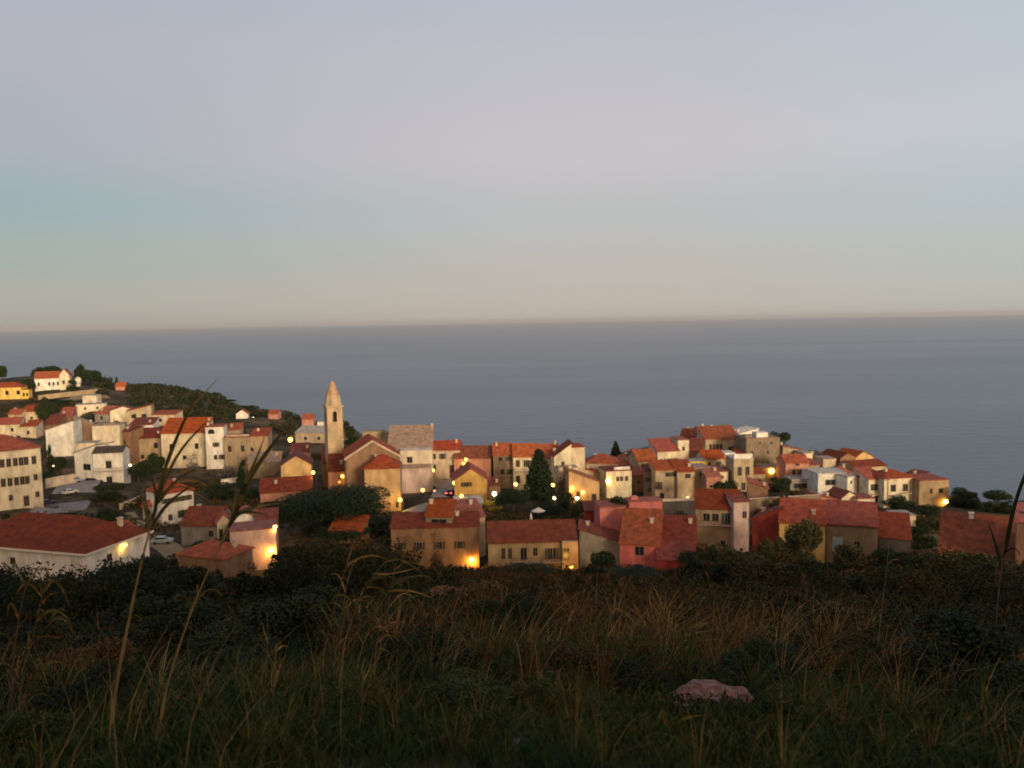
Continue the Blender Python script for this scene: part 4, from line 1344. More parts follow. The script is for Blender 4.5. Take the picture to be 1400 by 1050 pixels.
ls = np.clip(.0026 * lr[ci], .018, .34) * (.6 + .8 * rng.random(len(ci)))
isd = dry[ci]
tint0 = np.clip(np.interp(azd, [-35, -10, -4, 6, 14, 24, 36], [.10, .09, .34, .46, .36, .26, .14]) + .16 * rng.normal(size=n) - .08 * big, 0, .8)
tint0 = np.where(lr < 7, tint0 * .55, tint0)
near_ = (lr < 5.2 + 2.6 * rng.random(n) + 1.3 * np.sin(azd * .33))[ci]
kg = ~isd & near_
Q = leaf_quads(pc[kg], ls[kg] * .5, 9, 1.2)
T = np.clip(.36 + 1.1 * (tint0[ci][kg] - .15) + .2 * rng.normal(size=kg.sum()), 0, 1)
tag(link('weeds', quads_mesh('weeds', Q, L_GRASS, T)), 'rank green weeds and grass tussocks near the viewpoint', 'weeds', kind='stuff')
kg = ~isd & ~near_
Q = leaf_quads(pc[kg], ls[kg], 2.4, .5)
T = np.clip(tint0[ci][kg] + .12 * rng.normal(size=kg.sum()), 0, 1)
tag(link('undergrowth', quads_mesh('undergrowth', Q, L_UNDER, T)), 'dark tangled brush covering the slope below the viewpoint', 'undergrowth', kind='stuff')
sel = isd & (rng.random(len(ci)) < .8)
Q = leaf_quads(pc[sel], ls[sel] * .42, 9, 1.3)
T = np.clip(.28 + .25 * rng.normal(size=sel.sum()), 0, 1)
tag(link('dry_brush', quads_mesh('dry_brush', Q, L_BROWN, T)), 'brown dead stalks and bramble mixed into the dark brush', 'dry brush', kind='stuff')
# the ragged upper edge of the thicket, against the lowest houses
SX = [-40, 60, 110, 150, 200, 250, 310, 360, 400, 430, 470, 520, 560, 610, 660, 720, 790, 815, 850, 900, 935, 970, 1010, 1060, 1110, 1160, 1210, 1250, 1290, 1340, 1390, 1450]
SY = [772, 770, 772, 758, 762, 768, 782, 776, 742, 716, 716, 722, 762, 792, 796, 792, 784, 762, 786, 792, 772, 750, 742, 752, 764, 772, 762, 758, 742, 742, 764, 770]
QS, TS = [], []
for i in range(330):
    px_ = rng.uniform(-40, 1450)
    d_ = math.exp(rng.uniform(math.log(34), math.log(125)))
    top = float(np.interp(px_, SX, SY)) + abs(rng.normal()) * 14 + (8 if d_ < 60 else 2)
    a = P(px_, top, d_)
    zg = tz1(a.x, a.y)
    h = a.z - zg
    if h < .5:
        continue
    h = min(h, 6)
    w_ = max(.9, h * (.45 + .25 * rng.random()))
    tb = float(np.clip(np.interp(px_, [0, 380, 430, 520, 560, 900, 1000, 1100, 1400], [.08, .12, .42, .46, .3, .18, .46, .38, .30]) + .13 * rng.normal(), 0, .8))
    for k in range(7):
        c = (a.x + rng.normal() * w_ * .38, a.y + rng.normal() * w_ * .38, zg + h * (.25 + .6 * rng.random()))
        r_ = w_ * (.30 + .2 * rng.random())
        c = (c[0], c[1], min(c[2], zg + h - r_ * .8))
        q, t = crown_cloud([(c, (r_, r_, r_ * .9))], 120, .0021 * d_ + .02, .5, .3)
        QS.append(q)
        TS.append(np.clip(tb + .10 * rng.normal(size=len(t)), 0, 1))
tag(link('thicket', quads_mesh('thicket', np.concatenate(QS), L_UNDER, np.concatenate(TS))), 'ragged thicket of bushes along the lower edge of the village', 'thicket', kind='stuff')


def blades(n, r0, r1, azr, hfun, wid, m, name, label, cat, bend=.5, seed=3, mask=None):
    """upright grass blades: three quads each, bending over"""
    r_ = np.random.default_rng(seed)
    rr = np.exp(r_.uniform(math.log(r0), math.log(r1), n))
    aa = np.radians(r_.uniform(azr[0], azr[1], n))
    x, y = rr * np.sin(aa), rr * np.cos(aa)
    if mask is not None:
        k = mask(x, y, r_)
        x, y, rr = x[k], y[k], rr[k]
    n = len(x)
    z = terrain_z(x, y) - .02
    h = hfun(rr, r_) * (.5 + r_.random(n))
    th = r_.uniform(0, 6.283, n)
    bd = bend * h * (.3 + r_.random(n))
    dx, dy = np.cos(th), np.sin(th)
    w = wid * np.clip(rr / 4, .8, 4) * (.6 + .8 * r_.random(n))
    px_, py_ = -np.sin(th + .8), np.cos(th + .8)
    Q = []
    lv = [0, .4, .75, 1]
    for a in range(3):
        def pt(t, s):
            k = t ** 1.8
            ww = w * (1 - .92 * t) * s
            return np.stack([x + dx * bd * k + px_ * ww, y + dy * bd * k + py_ * ww, z + h * (t - .12 * k)], 1)
        Q.append(np.stack([pt(lv[a], -.5), pt(lv[a], .5), pt(lv[a + 1], .5), pt(lv[a + 1], -.5)], 1))
    tt = np.clip(.45 + .28 * r_.normal(size=n), 0, 1)
    return tag(link(name, quads_mesh(name, np.concatenate(Q), m, np.tile(tt, 3))), label, cat, kind='stuff')


blades(19000, 2.2, 8.2, (-46, 46), lambda r, g: (.07 + .014 * r) * np.where(g.random(len(r)) < .12, 2.2, 1), .006, L_GRASS, 'grass', 'short dark green grass at the viewpoint', 'grass', .7, 3,
       lambda x, y, g: ~((np.abs(np.degrees(np.arctan2(x, y)) - rka) < 5) & (np.hypot(x, y) > rkd - 1.3) & (np.hypot(x, y) < rkd + .4)) | (g.random(len(x)) < .16))
blades(3800, 3.4, 26, (-40, 40), lambda r, g: (.30 + .012 * r) * g.uniform(.5, 1.7, len(r)), .006, L_STRAW, 'dry_grass', 'scattered straw coloured grass stalks standing in the brush', 'grass', .5, 5,
       lambda x, y, g: (np.sin(x * 1.1 + .4) * np.cos(y * .7) + .6 * g.normal(size=len(x))) > .55)
blades(7000, 7, 45, (-14, 32), lambda r, g: (.34 + .013 * r) * g.uniform(.5, 1.5, len(r)), .006, L_BROWN, 'dead_weeds', 'reddish brown dead weeds in the middle of the slope', 'weeds', .6, 9,
       lambda x, y, g: (np.sin(x * .9 + 2) * np.cos(y * .5 + x * .2) + .6 * g.normal(size=len(x))) > .1)


def tussocks(n, r0, r1, azr, hr, nb, wid, m, name, label, seed, mask=None, tint=.4):
    """tall grass in clumps: the blades of one clump fan out from its foot"""
    r_ = np.random.default_rng(seed)
    rr = np.exp(r_.uniform(math.log(r0), math.log(r1), n))
    aa = r_.uniform(azr[0], azr[1], n)
    if mask is not None:
        k = mask(rr, aa, r_)
        rr, aa = rr[k], aa[k]
    n = len(rr)
    aa = np.radians(aa)
    cx_, cy_ = rr * np.sin(aa), rr * np.cos(aa)
    hh = (hr[0] + (hr[1] - hr[0]) * r_.random(n)) * np.clip(rr / 7, .55, 1.35)
    tt = tint + .22 * r_.normal(size=n)
    ci = np.repeat(np.arange(n), nb)
    N = len(ci)
    th = r_.uniform(0, 6.283, N)
    sp = r_.random(N) ** .7
    dx, dy = np.cos(th), np.sin(th)
    h = hh[ci] * (.45 + .6 * r_.random(N))
    x = cx_[ci] + dx * .10 * hh[ci] * sp
    y = cy_[ci] + dy * .10 * hh[ci] * sp
    z = terrain_z(cx_, cy_)[ci] - .03
    bd = h * (.15 + .75 * sp) * (.5 + .8 * r_.random(N))
    drop = np.where(r_.random(N) < .3, .55, .15) * h
    w = wid * np.clip(rr[ci] / 4, .8, 4) * (.5 + .9 * r_.random(N))
    px_, py_ = -np.sin(th + .6), np.cos(th + .6)
    Q = []
    lv = [0, .3, .6, .82, 1]
    for a in range(4):
        def pt(t, s):
            ww = w * (1 - .9 * t ** 1.5) * s
            return np.stack([x + dx * bd * t ** 1.9 + px_ * ww, y + dy * bd * t ** 1.9 + py_ * ww, z + h * t - drop * t ** 4], 1)
        Q.append(np.stack([pt(lv[a], -.5), pt(lv[a], .5), pt(lv[a + 1], .5), pt(lv[a + 1], -.5)], 1))
    T = np.clip(tt[ci] + .12 * r_.normal(size=N), 0, 1)
    return tag(link(name, quads_mesh(name, np.concatenate(Q), m, np.tile(T, 4))), label, 'grass', kind='stuff')


norock = lambda r, a, g: ~((np.abs(a - rka) < 6) & (r > rkd - 1.9) & (r < rkd + .5))
tussocks(340, 3.0, 9, (-40, 40), (.22, .62), 42, .007, L_GRASS, 'tall_grass', 'uneven tussocks of tall dark green grass around the rock', 21, norock, .36)
tussocks(280, 3.8, 34, (-40, 40), (.30, .70), 40, .006, L_BROWN, 'dry_tussocks', 'tangled tussocks of dead brown grass on the slope', 22, lambda r, a, g: norock(r, a, g) & (np.abs(a - 4) < 8 + 22 * g.random(len(a))), .35)
tussocks(150, 3.2, 20, (-38, 38), (.35, .85), 22, .005, L_STRAW, 'straw_tussocks', 'sparse pale straw tussocks sticking out of the scrub', 23, norock, .25)
# ------------------------------------------------------------------ canes, reeds and the rock in front
def ribbon(pts, w0, droop=0, nseg=10):
    """a long leaf along a polyline: (N,4,3) quads, folded along the middle"""
    pts = [Vector(p) for p in pts]
    L_ = [0]
    for a, b in zip(pts, pts[1:]):
        L_.append(L_[-1] + (b - a).length)

    def at(t):
        s = t * L_[-1]
        for i in range(len(pts) - 1):
            if s <= L_[i + 1] or i == len(pts) - 2:
                k = (s - L_[i]) / max(1e-6, L_[i + 1] - L_[i])
                # smooth by averaging neighbours
                return pts[i].lerp(pts[i + 1], k)
    raw = [at(i / nseg) for i in range(nseg + 1)]
    for _ in range(2):
        raw = [raw[0]] + [(raw[i - 1] + raw[i] * 2 + raw[i + 1]) / 4 for i in range(1, nseg)] + [raw[-1]]
    Q = []
    side = None
    rows = []
    for i, p in enumerate(raw):
        t = (raw[min(i + 1, nseg)] - raw[max(i - 1, 0)]).normalized()
        s = t.cross(Vector((.25, -1, .2))).normalized()
        u = i / nseg
        w = w0 * min(1, (u * 6 + .35)) * (1 - u ** 2.2) ** .8 * .5 + .0004
        n = s.cross(t)
        rows.append((p - s * w + n * w * .5, p, p + s * w + n * w * .5))
    for a, b in zip(rows, rows[1:]):
        Q.append([a[0], a[1], b[1], b[0]])
        Q.append([a[1], a[2], b[2], b[1]])
    return np.array([[tuple(v) for v in q] for q in Q])


def cane(name, label, d, stem, r0, leaves, plume=None, leafm=None, cat='cane', group=None, stemm=None, dl=None):
    """stem: pixel polyline, base first; leaves: (width m, pixel polyline[, depth offset])"""
    b = P(*stem[0], d)
    z0 = tz1(b.x, b.y)
    o = empty(name, label, cat, (b.x, b.y, z0), 0, group)
    off = Vector((b.x, b.y, z0))
    pts = [P(x, y, d + (dl or 0) * i / len(stem)) - off for i, (x, y) in enumerate(stem)]
    if pts[0].z > 0:
        pts = [Vector((pts[0].x, pts[0].y, -.05))] + pts
    nn = []
    for a, c in zip(pts, pts[1:]):
        k = max(1, int((c - a).length / .06))
        nn += [a.lerp(c, j / k) for j in range(k)]
    nn.append(pts[-1])
    for _ in range(6):
        nn = [nn[0]] + [(nn[i - 1] + nn[i] * 2 + nn[i + 1]) / 4 for i in range(1, len(nn) - 1)] + [nn[-1]]
    rad = [r0 * (1 - .65 * i / len(nn)) * (1.35 if i % 4 == 0 and r0 > .005 else 1) for i in range(len(nn))]
    MB().tube(nn, rad, 6).build('stem', stemm or (M_CANE if cat == 'cane' else M_DRYSTEM), o, smooth=True)
    if cat in ('reed', 'cane'):
        for k in range(9 if cat == 'reed' else 5):
            i0 = int(len(nn) * random.uniform(.45, .98)) - 1
            p0 = nn[i0]
            L_ = random.uniform(.10, .26) * d / 5
            sx, sy = random.uniform(-.8, 1), random.uniform(-.5, .5)
            q = ribbon([p0, p0 + Vector((sx * L_ * .4, sy * L_ * .4, L_ * .45)), p0 + Vector((sx * L_ * .8, sy * L_ * .8, L_ * .5)), p0 + Vector((sx * L_ * 1.1, sy * L_, L_ * random.uniform(-.1, .4)))], random.uniform(.006, .016) * d / 5, nseg=7)
            link('leaf', quads_mesh('leaf', q, leafm or (L_REED if random.random() < .6 else L_STRAW), np.clip(.3 + .3 * rng.normal(size=len(q)), 0, 1)), o)
    if leaves:
        for lf in leaves:
            w, ln = lf[0], lf[1]
            dd = lf[2] if len(lf) > 2 else 0
            q = ribbon([P(x, y, d + dd * i / len(ln)) - off for i, (x, y) in enumerate(ln)], w)
            link('leaf', quads_mesh('leaf', q, lf[3] if len(lf) > 3 else (leafm or L_REED), np.clip(.5 + .3 * rng.normal(size=len(q)), 0, 1)), o)
    return o


cane('giant_reed', 'tallest cane with dark blade leaves, crossing the view of the school road', 3.95,
     [(150, 992), (160, 930), (172, 870), (185, 805), (198, 748), (208, 712), (214, 690)], .0095,
     [(.020, [(210, 705), (220, 660), (232, 620), (250, 580), (272, 530)]),
      (.017, [(212, 695), (226, 655), (240, 625), (262, 596), (288, 572)], .2),
      (.018, [(206, 725), (222, 696), (244, 676), (266, 660)], -.2),
      (.020, [(214, 690), (230, 668), (248, 652), (268, 640)], .1),
      (.010, [(222, 655), (240, 605), (258, 560), (300, 515)], .1, L_STRAW),
      (.020, [(206, 722), (198, 690), (196, 660), (206, 668)], .2),
      (.018, [(207, 715), (215, 690), (212, 664), (200, 640)], -.1),
      (.010, [(232, 660), (262, 655), (286, 662), (298, 684)], .3, L_STRAW),
      (.008, [(228, 668), (252, 664), (276, 678), (292, 690)], .2, L_STRAW),
      (.008, [(230, 655), (256, 642), (280, 645), (300, 660)], .2, L_STRAW),
      (.012, [(208, 708), (190, 672), (178, 662)], .2)])
cane('giant_reed', 'second tall cane with one broad folded leaf, standing over the peach house', 4.1,
     [(218, 972), (234, 918), (250, 868), (270, 812), (292, 765), (310, 728), (322, 704)], .0082,
     [(.028, [(322, 706), (330, 672), (344, 648), (372, 608), (404, 572)]),
      (.020, [(318, 715), (328, 680), (336, 656), (350, 630), (362, 596)], .2),
      (.026, [(322, 704), (345, 694), (372, 686), (396, 690)], .2),
      (.016, [(312, 722), (326, 700), (350, 700), (372, 708)], -.2),
      (.020, [(300, 748), (312, 722), (320, 700), (322, 672)], .2)])
cane('giant_reed', 'dark cane leaves rising in front of the big rust roof', 9.0,
     [(1358, 890), (1362, 850), (1366, 800), (1370, 765), (1376, 735)], .011,
     [(.062, [(1372, 760), (1380, 712), (1392, 668), (1412, 620)]), (.045, [(1368, 780), (1362, 750), (1356, 730), (1350, 712)], .2),
      (.045, [(1374, 745), (1384, 700), (1398, 655), (1420, 630)], -.2)], leafm=L_DARK, stemm=M_TWIG)
# the bent reed clump in the middle of the slope
BENT = [
    ('straightest dry reed of the bent clump, tip leaning over the dark tree', [(440, 905), (452, 850), (466, 800), (476, 765)], [(.016, [(474, 770), (480, 752), (486, 735)]), (.018, [(472, 775), (490, 762), (512, 758), (530, 765)])]),
    ('dry reed arching over with its plume near the long brown building', [(462, 915), (474, 870), (490, 820), (508, 785), (530, 765)], [(.020, [(526, 768), (545, 762), (562, 772), (580, 784)]), (.016, [(510, 784), (530, 785), (556, 780), (576, 775)])]),
    ('dry reed whose long plume droops horizontally above the brown weeds', [(484, 930), (496, 880), (512, 840), (532, 805), (548, 790)], [(.022, [(540, 798), (562, 786), (584, 786), (598, 798)]), (.018, [(530, 808), (556, 806), (580, 812), (596, 820)])]),
    ('short curled reed at the foot of the bent clump', [(500, 940), (508, 895), (520, 860), (538, 838)], [(.016, [(534, 842), (552, 822), (572, 812), (588, 816)]), (.016, [(520, 862), (536, 850), (556, 850)])]),
    ('thin upright reed with a feathery tip at the edge of the bent clump', [(455, 920), (462, 870), (470, 830), (474, 800)], [(.012, [(474, 800), (480, 775), (492, 762)]), (.012, [(470, 832), (486, 818), (500, 822)])]),
    ('reddish dry reed leaning across the other bent reeds', [(512, 925), (520, 880), (530, 838), (536, 800), (540, 775)], [(.018, [(538, 780), (552, 768), (566, 768), (578, 776)]), (.014, [(532, 830), (548, 812), (566, 806)])]),
]
for i, (lb, st, lv) in enumerate(BENT):
    cane('bent_reed', lb, 6.2 + .15 * i, st, .0065, [(w, l, .2, L_STRAW if k % 2 else L_REED) for k, (w, l) in enumerate(lv)], cat='reed', group='bent dry reeds on the slope')
EDGE = [
    ('forked pale twig rising at the edge above the villa wall', [(14, 945), (20, 880), (28, 830), (34, 800), (46, 775)], [(.010, [(34, 802), (26, 780), (18, 762)])]),
    ('bushy reed leaning over the thicket below the villa', [(24, 960), (36, 905), (48, 860), (56, 820), (66, 782)], [(.020, [(60, 810), (72, 788), (84, 800), (96, 830)]), (.02, [(54, 830), (66, 812), (80, 810)]), (.016, [(50, 850), (70, 830), (92, 842), (100, 858)])]),
    ('drooping brown reed at the edge of the slope', [(8, 960), (24, 915), (42, 880), (64, 850), (80, 842)], [(.022, [(70, 848), (84, 842), (96, 852), (100, 868)]), (.018, [(44, 878), (60, 868), (84, 872)])]),
    ('low arching straw reed in front of the brown drooping one', [(20, 975), (34, 940), (54, 912), (74, 905)], [(.016, [(64, 908), (80, 902), (96, 912)]), (.016, [(40, 930), (54, 905), (72, 892)])]),
]
for i, (lb, st, lv) in enumerate(EDGE):
    cane('dry_reed', lb, 4.6 + .2 * i, st, .0055, [(w, l, .1, L_BROWN if k % 2 else L_REED) for k, (w, l) in enumerate(lv)], cat='reed', group='dry reeds at the edge of the slope', stemm=M_TWIG)
STALK = [
    ('pale straight dead stalk standing in the grass before the dark thicket', 4.4, [(372, 985), (374, 945), (376, 905), (378, 880)], .008, [(.012, [(377, 890), (386, 882), (394, 884)]), (.014, [(374, 940), (384, 905), (392, 895)])]),
    ('thin forked stalk just behind the pale straight one', 4.7, [(362, 925), (368, 890), (366, 862), (365, 838)], .004, [(.008, [(367, 880), (362, 866), (358, 850)])]),
    ('short pale broken reed stump in the middle grass', 4.5, [(492, 985), (494, 955), (497, 920)], .008, [(.012, [(496, 930), (504, 918), (508, 905)])]),
    ('broken stalk beside the short reed stump', 4.9, [(508, 968), (510, 940), (514, 912)], .006, []),
    ('pale leafy shoot with folded blade near the pinkish rock', 3.9, [(915, 1040), (914, 1015), (916, 995)], .008, [(.026, [(916, 1000), (908, 985), (904, 960), (898, 940)]), (.026, [(916, 1000), (922, 985), (944, 978), (970, 976)]), (.02, [(915, 1010), (930, 1000), (948, 990)])]),
    ('upright pale shoot standing alone in the dark grass', 4.0, [(1348, 1010), (1348, 985), (1347, 965)], .008, [(.030, [(1348, 985), (1346, 960), (1342, 935), (1341, 918)]), (.02, [(1348, 990), (1352, 950), (1350, 898)])]),
    ('drooping pale leaf shoot beside the upright pale one', 4.0, [(1315, 1030), (1316, 1000), (1318, 985)], .006, [(.022, [(1318, 988), (1326, 976), (1336, 972), (1338, 978)]), (.02, [(1318, 988), (1312, 978), (1304, 980)])]),
    ('small bent grass shoot with pale leaf right of the rock', 4.2, [(1136, 1010), (1135, 985), (1136, 972)], .005, [(.018, [(1136, 975), (1128, 966), (1116, 966)]), (.018, [(1136, 975), (1146, 966), (1158, 972)])]),
    ('long leaning dead stalk rising between brown bushes', 8.5, [(1046, 925), (1058, 890), (1072, 860), (1094, 828)], .010, [(.014, [(1085, 840), (1098, 826), (1108, 820)])]),
    ('tall thin bare pole like stalk in front of the maroon cottage', 9.0, [(1200, 880), (1206, 830), (1212, 780), (1216, 740)], .010, [(.012, [(1213, 772), (1222, 764), (1232, 766)])]),
    ('straw stalk beside the yellowish reed tuft', 7.2, [(826, 930), (828, 890), (832, 850), (836, 835)], .008, [(.02, [(834, 842), (842, 830), (850, 836)]), (.016, [(830, 870), (842, 852), (848, 842)])]),
    ('pale stalk among reddish dead weeds', 7.0, [(770, 935), (772, 900), (774, 865), (778, 842)], .008, [(.018, [(776, 852), (782, 838), (786, 830)])]),
]
for lb, d_, st, r_, lv in STALK:
    cane('dead_stalk' if r_ < .0085 else 'long_stalk', lb, d_, st, r_ * .75, [(w, l, .05, L_GRASS if 'shoot' in lb else L_STRAW) for w, l in lv], cat='stalk')
# yellowish reed tuft
tf = P(905, 892, G(905, 892))
zt = tz1(tf.x, tf.y)
tuft = empty('reed_tuft', 'yellowish fan of reed leaves on the slope beyond the rock', 'reed', (tf.x, tf.y, zt))
for k in range(80):
    a = random.uniform(-1.25, 1.25)
    ln = random.uniform(.5, 1.05)
    y_ = random.uniform(-.4, .4)
    bx = random.uniform(-.16, .16)
    q = ribbon([(bx, y_ * .3, -.03), (bx + math.sin(a) * ln * .45, y_ * .6, math.cos(a) * ln * .6), (bx + math.sin(a) * ln * .95, y_, math.cos(a) * ln * .85 - .05 * abs(a))], .026, nseg=7)
    if k == 0:
        QQ, = [q],
        QA = [q]
    else:
        QA.append(q)
QA = np.concatenate(QA)
link('leaves', quads_mesh('leaves', QA, L_STRAW, np.clip(.35 + .3 * rng.normal(size=len(QA)), 0, 1)), tuft)
# larger bushes in the thicket, each a plant of its own
for args in [
    ('oliveshrub', 'tawny bush standing up against the huge dome tree', 430, 718, 800, 70, 90, None),
    ('oliveshrub', 'feathery tawny bush covering the foot of the long brown building', 505, 726, 800, 70, 84, L_BROWN),
    ('bush', 'big black bush under the bent reed clump', 395, 790, 930, 190, 11, None),
    ('bush', 'dark mound bush below the large villa wall', 170, 762, 830, 120, 60, None),
    ('bush', 'blackish bush below the low orange red cottage roof', 260, 776, 850, 110, 48, None),
    ('oliveshrub', 'olive brown bush below the long terrace house', 735, 776, 840, 120, 60, L_UNDER),
    ('bush', 'dark bush below the pink house', 860, 782, 850, 110, 56, None),
    ('oliveshrub', 'rounded tawny bush below the loggia house', 1055, 758, 850, 130, 52, None),
    ('bush', 'dark bush in front of the dark red stepped roofs', 965, 752, 830, 80, 70, None),
    ('oliveshrub', 'brown bush below the stone house wall', 1170, 772, 850, 110, 50, L_BROWN),
    ('bush', 'dark bush below the maroon cottage roofs', 1250, 765, 860, 110, 46, None),
    ('oliveshrub', 'ochre tinged bush at the foot of the big rust roof', 1390, 762, 860, 90, 44, L_OLIVE),
    ('bush', 'deep green ivy mound swallowing the slope at the frame edge', 1330, 846, 960, 210, None, None),
    ('bush', 'green weedy mound in the dark middle of the foreground', 640, 912, 985, 150, None, L_GRASS),
    ('bush', 'low green weed mound beside the middle foreground mound', 735, 925, 990, 100, None, L_GRASS),
    ('bush', 'green weeds at the lower corner below the edge reeds', 40, 955, 1045, 130, None, L_GRASS),
    ('bush', 'grassy weed mound beside the pinkish rock', 1085, 935, 1010, 110, None, L_GRASS),
    ('bush', 'black mounded bush between the two tall canes', 235, 800, 920, 170, 13, None),
    ('bush', 'very dark hollow bush behind the pale straight stalk', 320, 850, 930, 170, None, None),
    ('bush', 'dark green scrub bush among the dead weeds below the long brown building', 565, 838, 925, 120, None, None),
    ('oliveshrub', 'dull olive scrub bush below the yellowish reed tuft', 790, 868, 940, 130, None, L_UNDER),
    ('bush', 'dark scrub bush just beyond the pinkish rock', 1045, 872, 945, 130, None, None),
    ('oliveshrub', 'mixed green and brown scrub bush beside the leaning dead stalk', 1190, 862, 945, 140, None, L_UNDER),
    ('bush', 'dark bush in the brown weeds below the orange end lamp', 700, 806, 880, 120, None, None),
    ('bush', 'low green scrub at the foot of the bent dry reeds', 480, 905, 985, 120, None, L_GRASS),
    ('bush', 'small dark scrub mound between rock and reed tuft', 872, 900, 955, 90, None, None),
    ('bush', 'low dark scrub mound at the foot of the tallest cane', 120, 900, 1000, 130, None, None),
    ('oliveshrub', 'reddish dry bush behind the tall canes', 130, 865, 940, 120, None, L_BROWN),
    ('oliveshrub', 'dry brown bush in the centre of the slope', 640, 800, 880, 130, 30, L_BROWN),
    ('oliveshrub', 'dry bush with reddish twigs beyond the rock', 1000, 840, 910, 110, 18, L_BROWN),
    ('oliveshrub', 'faded brown bush among dead stalks on the slope', 1140, 830, 910, 120, 20, L_BROWN),
]:
    k, lb, px_, pt, pb, w_, d_, cm = args
    plant('thickbush', lb, px_, pt, pb, w_, d_, 'bushes of the near thicket', crown=cm or (L_OLIVE if k == 'oliveshrub' else None), ground=True)
# the rock
rd = G(971, 966)
rb0 = P(971, 966, rd)
zr = tz1(rb0.x, rb0.y)
rk = MB()
sect = [(-.31, .02, .02, .05), (-.28, .06, .05, .10), (-.21, .09, .085, .13), (-.15, .12, .12, .15), (-.10, .14, .135, .16), (-.03, .125, .125, .16), (.05, .11, .115, .15), (.12, .10, .10, .13), (.19, .085, .088, .11), (.25, .07, .085, .09), (.29, .06, .075, .08), (.315, .02, .05, .04)]
rg = np.random.default_rng(4)
nn_ = 14
for x, hh, zc_, dd in sect:
    for i in range(nn_):
        a = 6.283 * i / nn_
        j = 1 + .13 * rg.normal()
        rk.v.append(Vector((x + .01 * rg.normal(), math.cos(a) * dd * j, zc_ * .55 + math.sin(a) * zc_ * .62 * j)))
for s_ in range(len(sect) - 1):
    for i in range(nn_):
        i2 = (i + 1) % nn_
        rk.f.append([s_ * nn_ + i, s_ * nn_ + i2, (s_ + 1) * nn_ + i2, (s_ + 1) * nn_ + i])
rk.f.append(list(range(nn_))[::-1])
rk.f.append([(len(sect) - 1) * nn_ + i for i in range(nn_)])
m_rock = mat('rock_pink', (.30, .165, .125), .95, .42, 14, .7, 14, stretch=(1, 1, 2.5))
ro = rk.build('rock', m_rock, None, Matrix.Translation((rb0.x, rb0.y, zr + .03)) @ Matrix.Scale(rd / 6.1, 4), smooth=False)
tag(ro, 'long pinkish pale rock lying in the dark grass', 'rock')
fs_ = P(715, 1024, G(715, 1024))
fl = MB()
fl.sphere((0, 0, 0), .07, 9, 6, (1.1, .6, .22))
tag(fl.build('flat_stone', mat('stone_pale', (.33, .27, .22), .9, .3, 12), None, Matrix.Translation((fs_.x, fs_.y, tz1(fs_.x, fs_.y) + .03)), smooth=True), 'small flat pale stone in the grass at the bottom', 'stone')
fs_ = P(528, 1046, 3.1)
tag(MB().sphere((0, 0, 0), .028, 8, 6, (.8, .7, 1.3)).build('small_stone', mat('stone_pale', (.33, .27, .22)), None, Matrix.Translation((fs_.x, fs_.y, tz1(fs_.x, fs_.y) + .03)), smooth=True), 'small upright pale stone at the very bottom of the grass', 'stone')
# ------------------------------------------------------------------ cars
M_TYRE = mat('tyre', (.02, .02, .02), .9)
M_TAILON = emit('tail_light_on', (1, .05, .07), 14)
M_TAIL = mat('tail_light', (.25, .02, .02), .4)
M_HEAD = mat('head_light', (.6, .6, .55), .3)


def car(label, px, py, d, yaw, col, tail=False):
    p = P(px, py, d)
    o = empty('parked_car' if not tail else 'car', label, 'car', (p.x, p.y, tz1(p.x, p.y) + .16), R(yaw))
    cm = mat('car_paint_%d_%d_%d' % tuple(int(c * 100) for c in col), col, .35, .05, 1, spec=.5)
    b = MB()
    prof = [(-2.05, .3), (2.05, .3), (2.1, .55), (2.0, .78), (1.1, .92), (.45, 1.38), (-1.05, 1.42), (-1.75, .98), (-2.08, .9)]
    qs = [(0, 1, 2, 3, 4), (0, 4, 7, 8), (4, 5, 6, 7)]
    b.prism(prof, -.82, .82, 'y', quads=qs)
    b.build('body', cm, o)
    for pr in ([(1.05, .97), (.48, 1.34), (.44, 1.34), (1.0, .97)],):
        pass
    MB().add([(1.12, -.7, .95), (1.12, .7, .95), (.5, .62, 1.36), (.5, -.62, 1.36)], [(0, 1, 2, 3)], Matrix.Translation((.03, 0, .02))).build('windscreen', M_GLASS, o)
    MB().add([(-1.74, -.7, 1.02), (-1.74, .7, 1.02), (-1.1, .62, 1.4), (-1.1, -.62, 1.4)], [(1, 0, 3, 2)], Matrix.Translation((-.03, 0, .02))).build('rear_window', M_GLASS, o)
    for s in (-1, 1):
        MB().prism([(-1.5, 1.0), (.85, .98), (.42, 1.31), (-1.02, 1.34)], s * .80, s * .835, 'y').build('side_window', M_GLASS, o)
        MB().box(2.0, 2.09, s * .66 - .15, s * .66 + .15, .58, .72).build('headlight', M_HEAD, o)
        MB().box(-2.13, -2.04, s * .66 - .16, s * .66 + .16, .66, .86).build('tail_light', M_TAILON if tail else M_TAIL, o)
        for x in (-1.3, 1.3):
            MB().tube([(x, s * .66, .17), (x, s * .86, .17)], .33, 12).build('wheel', M_TYRE, o)
    return o


car('dark blue car parked by the road beside the school wall', 64, 690, 224, 55, (.03, .035, .05))
car('pale silver car parked higher up the road near the hedge', 103, 667, 246, 15, (.32, .33, .33))
car('white car parked at the bend of the road below the silver one', 96, 678, 234, 60, (.62, .60, .56))
car('pale green grey car standing on the lane behind the canes', 222, 744, 166, 10, (.30, .36, .36))
car('dark car with two red tail lights driving down the church street', 616, 680, 222, 80, (.04, .04, .045), True)
